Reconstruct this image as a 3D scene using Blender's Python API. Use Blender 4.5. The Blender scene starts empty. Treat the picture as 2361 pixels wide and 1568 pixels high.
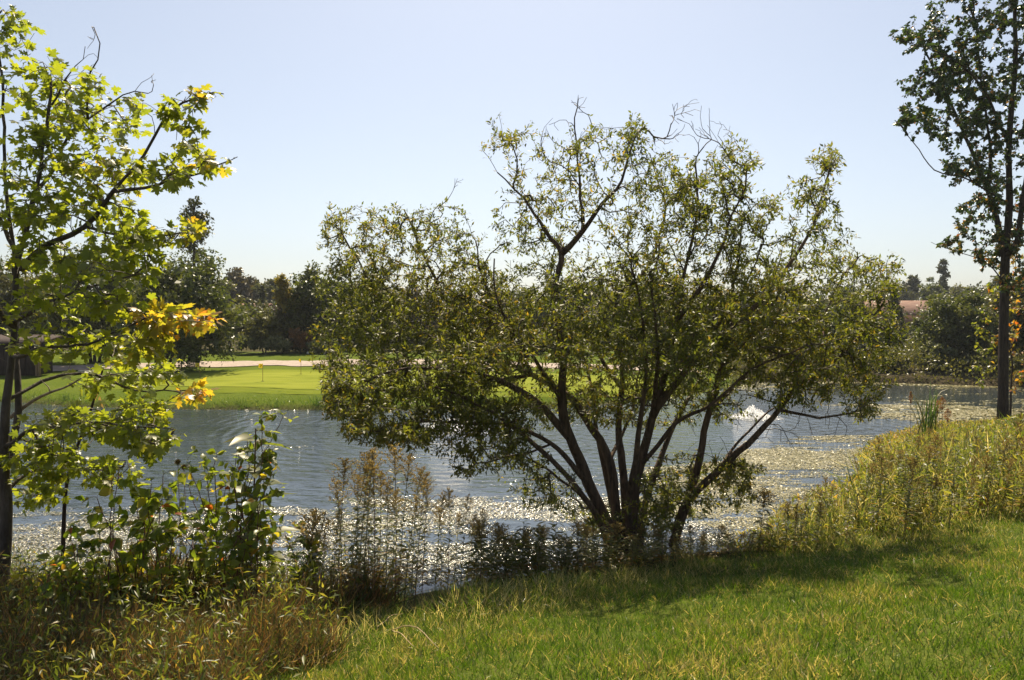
import bpy, math, random
import numpy as np
from mathutils import Vector

R = math.radians
SC = bpy.context.scene
COL = SC.collection
rng = np.random.default_rng(7)

# ------------------------------------------------------------------ camera
CAM_Z = 2.8
PITCH = math.atan(18 / 773)
FPX = 1782.0            # focal length in units of the 2361 px wide study view
CX, CY = 1180.5, 784.0
cd = bpy.data.cameras.new('camera')
cd.sensor_width = 36.0
cd.lens = 36.0 * FPX / 2361.0
cd.clip_end = 3000
cd.clip_start = 0.05
cam = bpy.data.objects.new('camera', cd)
cam.location = (0, 0, CAM_Z)
cam.rotation_euler = (R(90) - PITCH, 0, 0)
COL.objects.link(cam)
SC.camera = cam

# ------------------------------------------------------------------ sky, sun, exposure
SUN_EL, SUN_AZ = 56.0, 1.5       # degrees; azimuth measured from +Y towards +X
wd = bpy.data.worlds.new('World')
SC.world = wd
wd.use_nodes = True
nt = wd.node_tree
nt.nodes.clear()
sky = nt.nodes.new('ShaderNodeTexSky')
sky.sky_type = 'NISHITA'
sky.sun_disc = False
sky.sun_elevation = R(SUN_EL)
sky.sun_rotation = R(SUN_AZ)
sky.altitude = 200
sky.air_density = 1.0
sky.dust_density = 1.7
sky.ozone_density = 1.5
bgn = nt.nodes.new('ShaderNodeBackground')
bgn.inputs[1].default_value = 0.076
wo = nt.nodes.new('ShaderNodeOutputWorld')
hsv = nt.nodes.new('ShaderNodeHueSaturation'); hsv.inputs['Saturation'].default_value = 0.68   # milky late-summer air
nt.links.new(sky.outputs[0], hsv.inputs['Color'])
nt.links.new(hsv.outputs[0], bgn.inputs[0])
nt.links.new(bgn.outputs[0], wo.inputs[0])

sd_ = bpy.data.lights.new('sun', 'SUN')
sd_.energy = 5.0
sd_.angle = R(0.53)
sd_.color = (1.0, 0.86, 0.63)
sun = bpy.data.objects.new('sun', sd_)
_sv = Vector((math.sin(R(SUN_AZ)) * math.cos(R(SUN_EL)), math.cos(R(SUN_AZ)) * math.cos(R(SUN_EL)), math.sin(R(SUN_EL))))
sun.rotation_euler = _sv.to_track_quat('Z', 'Y').to_euler()
sun.location = (0, 60, 60)
COL.objects.link(sun)

SC.view_settings.view_transform = 'Standard'
SC.view_settings.look = 'None'
SC.view_settings.gamma = 1
SC.view_settings.exposure = 0.8
SC.view_settings.use_curve_mapping = False
SC.cycles.max_bounces = 10
SC.cycles.transparent_max_bounces = 8
SC.cycles.sample_clamp_indirect = 6
SC.cycles.caustics_reflective = False
SC.cycles.caustics_refractive = False
SC.cycles.use_denoising = True
try:
    SC.cycles.denoiser = 'OPENIMAGEDENOISE'
    SC.cycles.denoising_prefilter = 'ACCURATE'
except Exception:
    pass

# ------------------------------------------------------------------ helpers
_c, _s = math.cos(PITCH), math.sin(PITCH)
FW = np.array([0, _c, -_s]); UP = np.array([0, _s, _c]); RT = np.array([1.0, 0, 0])


def W(vx, vy, D):
    """a point at distance D (metres along +Y) on the sight line through study-view pixel vx, vy"""
    vx = np.asarray(vx, float); vy = np.asarray(vy, float); D = np.asarray(D, float)
    d = FW + ((vx - CX) / FPX)[..., None] * RT - ((vy - CY) / FPX)[..., None] * UP
    k = D / d[..., 1]
    return d * k[..., None] + np.array([0, 0, CAM_Z])


def norm(a):
    a = np.asarray(a, float)
    return a / np.maximum(np.linalg.norm(a, axis=-1, keepdims=True), 1e-9)


def tag(o, label=None, cat=None, group=None, kind=None):
    if label: o['label'] = label
    if cat: o['category'] = cat
    if group: o['group'] = group
    if kind: o['kind'] = kind
    return o


def empty(name, loc, label=None, cat=None, group=None):
    o = bpy.data.objects.new(name, None)
    o.empty_display_size = 0.1
    o.location = tuple(float(v) for v in loc)
    COL.objects.link(o)
    return tag(o, label, cat, group)


def make_mesh(name, V, F, rnd=None, smooth=False, mat=None):
    """V (n,3); F list of int arrays (m,k)"""
    me = bpy.data.meshes.new(name)
    V = np.ascontiguousarray(V, dtype=np.float32)
    F = [np.asarray(f, dtype=np.int32) for f in F if len(f)]
    me.vertices.add(len(V))
    me.vertices.foreach_set('co', V.ravel())
    loops = np.concatenate([f.ravel() for f in F])
    tot = np.concatenate([np.full(len(f), f.shape[1], np.int32) for f in F])
    start = np.concatenate([[0], np.cumsum(tot)[:-1]]).astype(np.int32)
    me.loops.add(len(loops))
    me.loops.foreach_set('vertex_index', loops)
    me.polygons.add(len(tot))
    me.polygons.foreach_set('loop_start', start)
    me.polygons.foreach_set('loop_total', tot)
    if smooth:
        me.polygons.foreach_set('use_smooth', np.ones(len(tot), bool))
    if rnd is not None:
        a = me.attributes.new('rnd', 'FLOAT', 'POINT')
        a.data.foreach_set('value', np.ascontiguousarray(rnd, dtype=np.float32))
    me.update(calc_edges=True)
    if mat: me.materials.append(mat)
    return me


def obj(name, me, parent=None, loc=None, kind=None):
    o = bpy.data.objects.new(name, me)
    COL.objects.link(o)
    if parent is not None: o.parent = parent
    if loc is not None: o.location = tuple(float(v) for v in loc)
    if kind: o['kind'] = kind
    return o


class MB:
    """collects pieces of one mesh"""
    def __init__(s): s.V = []; s.F = {}; s.R = []; s.n = 0

    def add(s, V, faces, rnd=0.5):
        V = np.asarray(V, float)
        for f in faces:
            f = np.asarray(f)
            if len(f): s.F.setdefault(f.shape[1], []).append(f + s.n)
        s.V.append(V); s.n += len(V)
        s.R.append(np.full(len(V), rnd) if np.isscalar(rnd) else np.asarray(rnd))

    def tube(s, P, rad, k=6, rnd=0.5, cap=True, flute=0.0):
        P = np.asarray(P, float); rad = np.broadcast_to(np.asarray(rad, float), (len(P),))
        T = np.gradient(P, axis=0); T = norm(T)
        a = np.array([0, 0, 1.0]) if abs(T[0][2]) < 0.9 else np.array([1.0, 0, 0])
        u = norm(np.cross(T[0], a)); U = [u]
        for i in range(1, len(P)):
            u = u - T[i] * np.dot(u, T[i]); u = u / max(np.linalg.norm(u), 1e-9); U.append(u)
        U = np.array(U); Wv = np.cross(T, U)
        ang = np.linspace(0, 2 * np.pi, k, endpoint=False)
        fl = np.ones((len(P), k))
        if flute:
            fl = 1 + flute * (np.where(np.arange(k) % 2, 1, -1)[None] * (.6 + .5 * np.sin(np.arange(len(P)) * .9)[:, None]) + .6 * np.sin(2 * ang + np.arange(len(P))[:, None] * .35))
        V = P[:, None] + (rad[:, None] * fl)[..., None] * (np.cos(ang)[None, :, None] * U[:, None] + np.sin(ang)[None, :, None] * Wv[:, None])
        n = len(P)
        i = np.arange(n - 1)[:, None] * k; j = np.arange(k)[None, :]; j2 = (j + 1) % k
        Q = np.stack([i + j, i + j2, i + k + j2, i + k + j], -1).reshape(-1, 4)
        fs = [Q]
        if cap and k > 3:
            fs.append(np.arange(k)[::-1][None]); fs.append((np.arange(k) + (n - 1) * k)[None])
        s.add(V.reshape(-1, 3), fs, rnd)

    def box(s, c, size, rnd=0.5, rz=0.0):
        c = np.asarray(c, float); h = np.asarray(size, float) / 2
        V = np.array([[x, y, z] for x in (-1, 1) for y in (-1, 1) for z in (-1, 1)]) * h
        if rz:
            cs, sn = math.cos(rz), math.sin(rz)
            V = np.stack([V[:, 0] * cs - V[:, 1] * sn, V[:, 0] * sn + V[:, 1] * cs, V[:, 2]], -1)
        F = [[0, 1, 3, 2], [4, 6, 7, 5], [0, 4, 5, 1], [2, 3, 7, 6], [0, 2, 6, 4], [1, 5, 7, 3]]
        s.add(V + c, [np.array(F)], rnd)

    def mesh(s, name, mat=None, smooth=False):
        return make_mesh(name, np.concatenate(s.V), [np.concatenate(v) for v in s.F.values()], np.concatenate(s.R), smooth, mat)


def scatter(tmpl, pos, axis, nor, scale, rnd, width=1.0):
    """copies of a leaf template: x side, y along the axis, z normal; returns V, F, R"""
    tv, tf = tmpl
    n = len(pos)
    axis = norm(axis); side = norm(np.cross(axis, nor)); nn = np.cross(side, axis)
    sc = np.broadcast_to(np.asarray(scale, float), (n,)); wd_ = np.broadcast_to(np.asarray(width, float), (n,))
    V = pos[:, None] + sc[:, None, None] * (tv[None, :, 0:1] * wd_[:, None, None] * side[:, None] + tv[None, :, 1:2] * axis[:, None] + tv[None, :, 2:3] * nn[:, None])
    off = (np.arange(n) * len(tv))[:, None, None]
    F = [(np.asarray(f)[None] + off).reshape(-1, len(f[0])) for f in tf]
    return V.reshape(-1, 3), F, np.repeat(np.broadcast_to(rnd, (n,)), len(tv))


# ---- leaf shapes (length 1 along y)
def lanceolate(w=0.16, fold=0.25, bend=0.12):
    y = [0, 0.33, 0.68, 1.0]; ww = [0, w, w * 0.8, 0]
    z = [-bend * t * t for t in y]
    V = [[0, 0, 0], [0, y[1], z[1]], [0, y[2], z[2]], [0, 1, z[3]],
         [ww[1], y[1], z[1] + fold * w], [ww[2], y[2], z[2] + fold * w], [-ww[1], y[1], z[1] + fold * w], [-ww[2], y[2], z[2] + fold * w]]
    return np.array(V), [[[0, 4, 1], [0, 1, 6], [2, 5, 3], [7, 2, 3]], [[1, 4, 5, 2], [6, 1, 2, 7]]]


def ovate(w=0.34, fold=0.3, bend=0.22):
    V = [[0, 0, 0]]
    ys = [0.12, 0.35, 0.62, 0.85]; ws = [w * 0.55, w, w * 0.8, w * 0.3]
    for y, q in zip(ys, ws):
        zz = -bend * y * y
        V += [[0, y, zz], [q, y, zz + fold * q], [-q, y, zz + fold * q]]
    V.append([0, 1.0, -bend])
    tri = [[0, 2, 1], [0, 1, 3], [10, 11, 13], [12, 10, 13]]
    quad = []
    for i in range(3):
        a = 1 + 3 * i
        quad += [[a, a + 1, a + 4, a + 3], [a + 2, a, a + 3, a + 5]]
    return np.array(V), [tri, quad]


def maple():
    # right half outline of a five-lobed leaf with coarse teeth, base at the origin
    half = [(0.05, 0.06), (0.26, 0.0), (0.36, 0.10), (0.52, 0.14), (0.40, 0.25), (0.30, 0.34), (0.44, 0.40), (0.50, 0.50), (0.62, 0.62), (0.44, 0.62), (0.36, 0.66),
            (0.22, 0.56), (0.20, 0.70), (0.24, 0.80), (0.12, 0.86)]
    pts = [(0, 0)] + half + [(0, 1.02)] + [(-x, y) for x, y in reversed(half)]
    V = [[0, 0.38, 0.03]]
    for x, y in pts:
        r = math.hypot(x, y - 0.38)
        V.append([x, y, -0.25 * r * r + 0.10 * abs(x)])
    n = len(pts)
    F = [[0, 1 + i, 1 + (i + 1) % n] for i in range(n)]
    return np.array(V), [F]


def blade(nseg=3, w=0.03, bend=0.35):
    V = []; Q = []
    for i in range(nseg):
        t = i / nseg
        q = w * (1 - t ** 2)
        V += [[q, t, -bend * t * t], [-q, t, -bend * t * t]]
    V.append([0, 1 - bend * 0.25, -bend])
    for i in range(nseg - 1):
        a = 2 * i
        Q.append([a, a + 2, a + 3, a + 1])
    a = 2 * (nseg - 1)
    return np.array(V), [Q, [[a, a + 2, a + 1]]] if Q else [[[0, 2, 1]]]


DIAMOND = (np.array([[0, 0, 0], [0.3, 0.5, 0.05], [0, 1, -0.1], [-0.3, 0.5, 0.05]]), [[[0, 1, 2, 3]]])
SLIM = (np.array([[0, 0, 0], [0.15, 0.45, 0.05], [0, 1, -0.1], [-0.15, 0.45, 0.05], [0, 0.47, 0.0]]), [[[0, 1, 4], [1, 2, 4], [2, 3, 4], [3, 0, 4]]])
LANCE = lanceolate(); OVATE = ovate(); MAPLE = maple()


# ------------------------------------------------------------------ materials
def srgb(r, g, b):
    f = lambda c: (c / 255 / 12.92) if c / 255 <= 0.04045 else ((c / 255 + 0.055) / 1.055) ** 2.4
    return (f(r), f(g), f(b), 1)


def leaf_mat(name, ramp, trans=0.45, rough=0.45, tgain=1.9, spec=0.5, tint=(1.0, 1.0, 0.55)):
    m = bpy.data.materials.new(name); m.use_nodes = True
    t = m.node_tree; t.nodes.clear()
    at = t.nodes.new('ShaderNodeAttribute'); at.attribute_name = 'rnd'
    cr = t.nodes.new('ShaderNodeValToRGB')
    el = cr.color_ramp.elements
    while len(el) > 1: el.remove(el[0])
    el[0].position = ramp[0][0]; el[0].color = (*ramp[0][1], 1)
    for p, c in ramp[1:]:
        e = el.new(p); e.color = (*c, 1)
    t.links.new(at.outputs['Fac'], cr.inputs[0])
    # mottling inside the leaf surface
    tc = t.nodes.new('ShaderNodeTexCoord'); ns = t.nodes.new('ShaderNodeTexNoise'); ns.inputs['Scale'].default_value = 9.0
    t.links.new(tc.outputs['Object'], ns.inputs['Vector'])
    mr = t.nodes.new('ShaderNodeMapRange'); mr.inputs['To Min'].default_value = 0.72; mr.inputs['To Max'].default_value = 1.28
    t.links.new(ns.outputs['Fac'], mr.inputs['Value'])
    hv = t.nodes.new('ShaderNodeHueSaturation')
    t.links.new(mr.outputs[0], hv.inputs['Value']); t.links.new(cr.outputs[0], hv.inputs['Color'])
    p = t.nodes.new('ShaderNodeBsdfPrincipled')
    p.inputs['Roughness'].default_value = rough
    p.inputs['Specular IOR Level'].default_value = spec
    t.links.new(hv.outputs[0], p.inputs['Base Color'])
    mx = t.nodes.new('ShaderNodeMix'); mx.data_type = 'RGBA'; mx.blend_type = 'MULTIPLY'; mx.inputs[0].default_value = 1
    t.links.new(hv.outputs[0], mx.inputs[6]); mx.inputs[7].default_value = (tint[0] * tgain, tint[1] * tgain, tint[2] * tgain, 1)
    tr = t.nodes.new('ShaderNodeBsdfTranslucent')
    t.links.new(mx.outputs[2], tr.inputs['Color'])
    ms = t.nodes.new('ShaderNodeMixShader'); ms.inputs[0].default_value = trans
    t.links.new(p.outputs[0], ms.inputs[1]); t.links.new(tr.outputs[0], ms.inputs[2])
    o = t.nodes.new('ShaderNodeOutputMaterial'); t.links.new(ms.outputs[0], o.inputs[0])
    return m


def solid_mat(name, c1, c2, scale=6.0, rough=0.8, bump=0.0, stretch=(1, 1, 1), detail=6, spec=0.3, bscale=None):
    m = bpy.data.materials.new(name); m.use_nodes = True
    t = m.node_tree; p = t.nodes['Principled BSDF']
    tc = t.nodes.new('ShaderNodeTexCoord'); mp = t.nodes.new('ShaderNodeMapping'); mp.inputs['Scale'].default_value = stretch
    t.links.new(tc.outputs['Object'], mp.inputs[0])
    ns = t.nodes.new('ShaderNodeTexNoise'); ns.inputs['Scale'].default_value = scale; ns.inputs['Detail'].default_value = detail
    t.links.new(mp.outputs[0], ns.inputs['Vector'])
    cr = t.nodes.new('ShaderNodeValToRGB')
    cr.color_ramp.elements[0].position = 0.3; cr.color_ramp.elements[0].color = (*c1, 1)
    cr.color_ramp.elements[1].position = 0.7; cr.color_ramp.elements[1].color = (*c2, 1)
    t.links.new(ns.outputs['Fac'], cr.inputs[0]); t.links.new(cr.outputs[0], p.inputs['Base Color'])
    p.inputs['Roughness'].default_value = rough; p.inputs['Specular IOR Level'].default_value = spec
    if bump:
        b = t.nodes.new('ShaderNodeBump'); b.inputs['Strength'].default_value = bump; b.inputs['Distance'].default_value = 0.035
        if bscale:
            n2 = t.nodes.new('ShaderNodeTexNoise'); n2.inputs['Scale'].default_value = bscale; n2.inputs['Detail'].default_value = 4
            t.links.new(mp.outputs[0], n2.inputs['Vector']); t.links.new(n2.outputs['Fac'], b.inputs['Height'])
        else:
            t.links.new(ns.outputs['Fac'], b.inputs['Height'])
        t.links.new(b.outputs[0], p.inputs['Normal'])
    return m


M = {}
M['maple'] = leaf_mat('maple_leaf', [(0.0, (0.085, 0.11, 0.014)), (0.45, (0.14, 0.155, 0.014)), (0.72, (0.18, 0.165, 0.016)), (0.84, (0.27, 0.185, 0.02)), (0.94, (0.30, 0.16, 0.02)), (1.0, (0.30, 0.11, 0.018))], trans=0.6, rough=0.36, tgain=2.9)
M['willow'] = leaf_mat('willow_leaf', [(0.0, (0.06, 0.075, 0.013)), (0.5, (0.11, 0.12, 0.017)), (0.85, (0.17, 0.15, 0.022)), (1.0, (0.23, 0.15, 0.02))], trans=0.48, rough=0.46, tgain=2.2, spec=0.4)
M['alder'] = leaf_mat('tall_tree_leaf', [(0.0, (0.03, 0.055, 0.013)), (0.6, (0.05, 0.085, 0.015)), (0.86, (0.09, 0.115, 0.016)), (0.93, (0.26, 0.17, 0.02)), (1.0, (0.32, 0.10, 0.015))], trans=0.3, rough=0.34, tgain=1.8)
M['autumn'] = leaf_mat('autumn_leaf', [(0.0, (0.09, 0.13, 0.016)), (0.5, (0.20, 0.19, 0.02)), (0.75, (0.34, 0.20, 0.02)), (1.0, (0.36, 0.09, 0.012))], trans=0.5, rough=0.45, tgain=1.9)
M['dogwood'] = leaf_mat('dogwood_leaf', [(0.0, (0.06, 0.095, 0.012)), (0.5, (0.115, 0.15, 0.014)), (0.85, (0.18, 0.19, 0.018)), (0.95, (0.29, 0.22, 0.02)), (1.0, (0.28, 0.07, 0.02))], trans=0.56, rough=0.36, tgain=2.4)
M['weed'] = leaf_mat('weed_leaf', [(0.0, (0.055, 0.075, 0.014)), (0.5, (0.115, 0.13, 0.02)), (0.85, (0.20, 0.17, 0.035)), (1.0, (0.28, 0.17, 0.04))], trans=0.52, rough=0.4, tgain=2.3)
M['plume'] = leaf_mat('seed_plume', [(0.0, (0.14, 0.10, 0.045)), (0.6, (0.26, 0.20, 0.08)), (1.0, (0.42, 0.34, 0.14))], trans=0.45, rough=0.8, tgain=1.4, spec=0.1, tint=(1, 0.9, 0.6))
M['grass'] = leaf_mat('lawn_grass', [(0.0, (0.04, 0.08, 0.009)), (0.35, (0.062, 0.115, 0.010)), (0.62, (0.095, 0.145, 0.013)), (0.8, (0.17, 0.18, 0.035)), (0.9, (0.30, 0.24, 0.09)), (1.0, (0.42, 0.33, 0.16))], trans=0.45, rough=0.42, tgain=1.9)
M['tall_grass'] = leaf_mat('bank_grass', [(0.0, (0.045, 0.085, 0.014)), (0.5, (0.085, 0.13, 0.02)), (0.75, (0.19, 0.19, 0.05)), (0.88, (0.37, 0.31, 0.15)), (1.0, (0.5, 0.42, 0.25))], trans=0.5, rough=0.34, tgain=2.0)
M['thicket'] = leaf_mat('thicket_stalks', [(0.0, (0.04, 0.06, 0.015)), (0.4, (0.07, 0.08, 0.02)), (0.6, (0.12, 0.06, 0.03)), (0.8, (0.18, 0.09, 0.035)), (1.0, (0.30, 0.2, 0.09))], trans=0.35, rough=0.5, tgain=1.6)
M['reed'] = leaf_mat('cattail_leaf', [(0.0, (0.035, 0.075, 0.016)), (0.7, (0.07, 0.125, 0.02)), (1.0, (0.25, 0.18, 0.05))], trans=0.35, rough=0.35, tgain=1.8)
M['duckweed'] = leaf_mat('duckweed', [(0.0, (0.12, 0.12, 0.025)), (0.6, (0.20, 0.175, 0.05)), (1.0, (0.32, 0.25, 0.10))], trans=0.12, rough=0.24, tgain=1.3, spec=1.0)


_t = M['duckweed'].node_tree
_b = _t.nodes.new('ShaderNodeBump'); _b.inputs['Strength'].default_value = 1.0; _b.inputs['Distance'].default_value = 0.006
_n = _t.nodes.new('ShaderNodeTexNoise'); _n.inputs['Scale'].default_value = 130; _n.inputs['Detail'].default_value = 3
_c2 = _t.nodes.new('ShaderNodeTexCoord'); _t.links.new(_c2.outputs['Object'], _n.inputs['Vector']); _t.links.new(_n.outputs['Fac'], _b.inputs['Height'])
_p = next(x for x in _t.nodes if x.type == 'BSDF_PRINCIPLED'); _t.links.new(_b.outputs[0], _p.inputs['Normal'])
_p.inputs['Coat Weight'].default_value = 1.0; _p.inputs['Coat Roughness'].default_value = 0.15; _p.inputs['Coat IOR'].default_value = 1.6; _t.links.new(_b.outputs[0], _p.inputs['Coat Normal'])


M['algae'] = leaf_mat('floating_algae', [(0.0, (0.16, 0.15, 0.04)), (0.6, (0.25, 0.22, 0.075)), (1.0, (0.36, 0.30, 0.14))], trans=0.15, rough=0.42, tgain=1.3, spec=0.7)


def bgmat(name, a, b, c, trans=0.3, rough=0.4, tgain=1.8):
    return leaf_mat(name, [(0.0, a), (0.55, b), (1.0, c)], trans=trans, rough=rough, tgain=tgain)


M['bg_green'] = bgmat('background_green_leaf', (0.035, 0.05, 0.012), (0.075, 0.09, 0.016), (0.13, 0.13, 0.025), trans=0.38)
M['bg_olive'] = bgmat('background_olive_leaf', (0.05, 0.055, 0.014), (0.10, 0.10, 0.02), (0.17, 0.145, 0.03), trans=0.38)
M['bg_brown'] = bgmat('background_brown_leaf', (0.035, 0.035, 0.016), (0.07, 0.055, 0.02), (0.12, 0.08, 0.03))
M['bg_dark'] = bgmat('background_dark_leaf', (0.03, 0.036, 0.013), (0.055, 0.06, 0.016), (0.095, 0.09, 0.022), trans=0.32, rough=0.5)
M['bg_yellow'] = bgmat('background_yellow_leaf', (0.10, 0.10, 0.015), (0.20, 0.16, 0.02), (0.32, 0.22, 0.025), trans=0.4)
M['bg_orange'] = bgmat('background_orange_leaf', (0.08, 0.05, 0.02), (0.19, 0.09, 0.03), (0.30, 0.13, 0.04), trans=0.35)
M['bg_pale'] = bgmat('background_pale_leaf', (0.05, 0.065, 0.02), (0.12, 0.13, 0.05), (0.24, 0.24, 0.13), trans=0.3)
M['bark_dark'] = solid_mat('dark_bark', (0.022, 0.016, 0.012), (0.075, 0.052, 0.036), 9, 0.85, 1.0, (3, 3, 0.5), bscale=18)
M['bark_willow'] = solid_mat('willow_bark', (0.035, 0.023, 0.016), (0.17, 0.11, 0.07), 10, 0.8, 1.0, (3.2, 3.2, 0.45), bscale=16)
M['bark_maple'] = solid_mat('maple_bark', (0.035, 0.027, 0.022), (0.10, 0.08, 0.065), 8, 0.75, 0.7, (2, 2, 0.7), bscale=22)
M['bark_pale'] = solid_mat('dead_wood', (0.16, 0.12, 0.085), (0.36, 0.29, 0.21), 12, 0.7, 0.5, (2, 2, 2))
M['twig'] = solid_mat('twig_bark', (0.05, 0.036, 0.025), (0.12, 0.09, 0.06), 20, 0.6)
M['red_stem'] = solid_mat('red_stem', (0.06, 0.022, 0.016), (0.14, 0.05, 0.03), 20, 0.5)
M['green_stem'] = solid_mat('green_stem', (0.06, 0.075, 0.02), (0.14, 0.12, 0.045), 20, 0.55)
M['straw'] = solid_mat('dry_straw', (0.30, 0.21, 0.11), (0.52, 0.40, 0.24), 14, 0.5)
M['black_plastic'] = solid_mat('black_plastic', (0.012, 0.013, 0.015), (0.03, 0.032, 0.036), 8, 0.25, spec=0.6)
M['black_metal'] = solid_mat('black_metal', (0.015, 0.016, 0.014), (0.035, 0.035, 0.03), 10, 0.5)
M['flag'] = leaf_mat('yellow_flag', [(0, (0.85, 0.70, 0.04)), (1, (0.85, 0.70, 0.04))], trans=0.5, rough=0.7, tgain=1.1, tint=(1, 1, 1))
M['flag_mark'] = solid_mat('flag_print', (0.02, 0.02, 0.02), (0.03, 0.03, 0.03), 5, 0.7)
M['pole'] = solid_mat('flagstick', (0.20, 0.10, 0.04), (0.30, 0.17, 0.06), 5, 0.5)
M['white_paint'] = solid_mat('white_paint', (0.65, 0.66, 0.68), (0.8, 0.8, 0.8), 8, 0.35)
M['shed_wood'] = solid_mat('shed_boards', (0.025, 0.016, 0.014), (0.06, 0.036, 0.03), 5, 0.8, 0.4, (4, 4, 0.6))
M['shed_post'] = solid_mat('shed_posts', (0.20, 0.12, 0.08), (0.38, 0.25, 0.17), 6, 0.75, 0.3, (4, 4, 0.6))
M['concrete'] = solid_mat('concrete', (0.38, 0.35, 0.31), (0.55, 0.52, 0.47), 7, 0.85, 0.3)
M['roof'] = solid_mat('roof_shingle', (0.16, 0.085, 0.06), (0.27, 0.16, 0.115), 2.5, 0.85, 0.4, (1, 1, 6))
M['house_wall'] = solid_mat('house_wall', (0.22, 0.12, 0.085), (0.33, 0.2, 0.14), 3, 0.85)
M['glass'] = solid_mat('window_glass', (0.02, 0.025, 0.03), (0.03, 0.035, 0.04), 3, 0.08, spec=0.8)
M['foam_and_glint'] = leaf_mat('fountain_foam_and_glint', [(0, (0.82, 0.83, 0.84)), (1, (0.9, 0.9, 0.9))], trans=0.6, rough=0.15, tgain=1.05, tint=(1, 1, 1), spec=0.8)  # also colours the flakes that stand for sun glints

# ------------------------------------------------------------------ terrain
POND = np.array([(-60, 9.6), (-20, 9.4), (-10, 8.9), (-6, 8.3), (-4.5, 7.8), (-3.3, 7.5), (-2, 7.6), (-1, 8.1), (0.3, 8.8), (1.6, 9.2), (2.6, 9.6), (3.9, 10.9), (6.2, 13.6), (7.4, 16.5), (8.8, 18.7), (11.5, 21.2), (16, 22.5), (26, 25), (60, 28),
                 (60, 31), (30, 31.5), (22, 33), (18, 35.2), (14.5, 36.6), (11.2, 35.8), (8.8, 32.2), (6, 28.6), (3, 25.9), (0, 24.9), (-5, 24.5), (-10, 24.6), (-14, 25.3), (-17, 26.7), (-24, 28), (-60, 31)], float)


def pond_sd(x, y):
    """distance to the shoreline, positive on land"""
    x = np.asarray(x, float); y = np.asarray(y, float)
    sh = np.broadcast(x, y).shape
    px = np.broadcast_to(x, sh).ravel(); py = np.broadcast_to(y, sh).ravel()
    best = np.full(px.shape, 1e9); ins = np.zeros(px.shape, bool)
    n = len(POND)
    for i in range(n):
        ax, ay = POND[i]; bx, by = POND[(i + 1) % n]
        dx, dy = bx - ax, by - ay
        t = np.clip(((px - ax) * dx + (py - ay) * dy) / (dx * dx + dy * dy), 0, 1)
        best = np.minimum(best, np.hypot(px - ax - t * dx, py - ay - t * dy))
        c = ((ay > py) != (by > py)) & (px < (bx - ax) * (py - ay) / (by - ay + 1e-12) + ax)
        ins ^= c
    wob = 0.10 * np.sin(px * 2.3 + 1.0) * np.sin(py * 1.9) + 0.05 * np.sin(px * 6.1 + py * 3.3)
    return (np.where(ins, -best, best) + wob).reshape(sh)


NEAR_X = [-5, 0, 0.5, 1, 2, 3, 4, 5, 6.2, 9, 40, 600]
NEAR_Z = [-1.0, -0.06, 0.10, 0.19, 0.40, 0.65, 0.92, 1.14, 1.28, 1.33, 1.6, 3]
FAR_X = [-5, 0, 0.25, 0.6, 2.4, 8.4, 11.5, 17.5, 60, 150, 600]
FAR_Z = [-1.0, -0.06, 0.13, 0.22, 0.46, 0.75, 0.92, 1.12, 1.9, 3.2, 9]


def G(x, y):
    x = np.asarray(x, float); y = np.asarray(y, float)
    s = pond_sd(x, y)
    mid = 17 + 0.55 * np.clip(x, -40, 26)      # separates the near bank from the far bank
    zn = np.interp(s, NEAR_X, NEAR_Z); zf = np.interp(s, FAR_X, FAR_Z)
    zn = np.where(zn > 0, zn * np.interp(y, [10.5, 13.5, 18], [1, .6, .36]), zn)     # the right-hand bank runs out flat and marshy
    z = np.where(y < mid, zn, zf)
    b = 0.02 * np.sin(x * 1.7 + 0.4 * y) + 0.018 * np.sin(y * 2.3 - x * 0.7) + 0.01 * np.sin(5.1 * x + 1) * np.sin(4.7 * y)
    return z + b * np.clip(s / 1.5, 0, 1)


def ground_hit(vx, vy):
    """world point where the sight line through a study-view pixel meets the ground"""
    d = np.concatenate([np.arange(2, 20, 0.03), np.arange(20, 120, 0.15)])
    p = W(np.full(d.shape, vx), np.full(d.shape, vy), d)
    below = p[:, 2] <= np.maximum(G(p[:, 0], p[:, 1]), -0.02)
    i = int(np.argmax(below)) if below.any() else len(d) - 1
    return p[i]


def axis_steps(segs):
    out = [segs[0][0]]
    for a, b, st in segs:
        n = max(1, int(round((b - a) / st)))
        out += list(np.linspace(a, b, n + 1)[1:])
    return np.array(out)


gx = axis_steps([(-900, -200, 70), (-200, -60, 10), (-60, -24, 1.5), (-24, -8, 0.4), (-8, 12, 0.2), (12, 26, 0.4), (26, 60, 1.5), (60, 200, 10), (200, 900, 70)])
gy = axis_steps([(-30, 0, 2), (0, 14, 0.18), (14, 24, 0.3), (24, 40, 0.25), (40, 60, 0.8), (60, 150, 5), (150, 1500, 60)])
GX, GY = np.meshgrid(gx, gy)
GZ = G(GX, GY)
nx, ny = len(gx), len(gy)
ii = (np.arange(ny - 1)[:, None] * nx + np.arange(nx - 1)[None, :]).ravel()
quads = np.stack([ii, ii + 1, ii + 1 + nx, ii + nx], -1)


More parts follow.
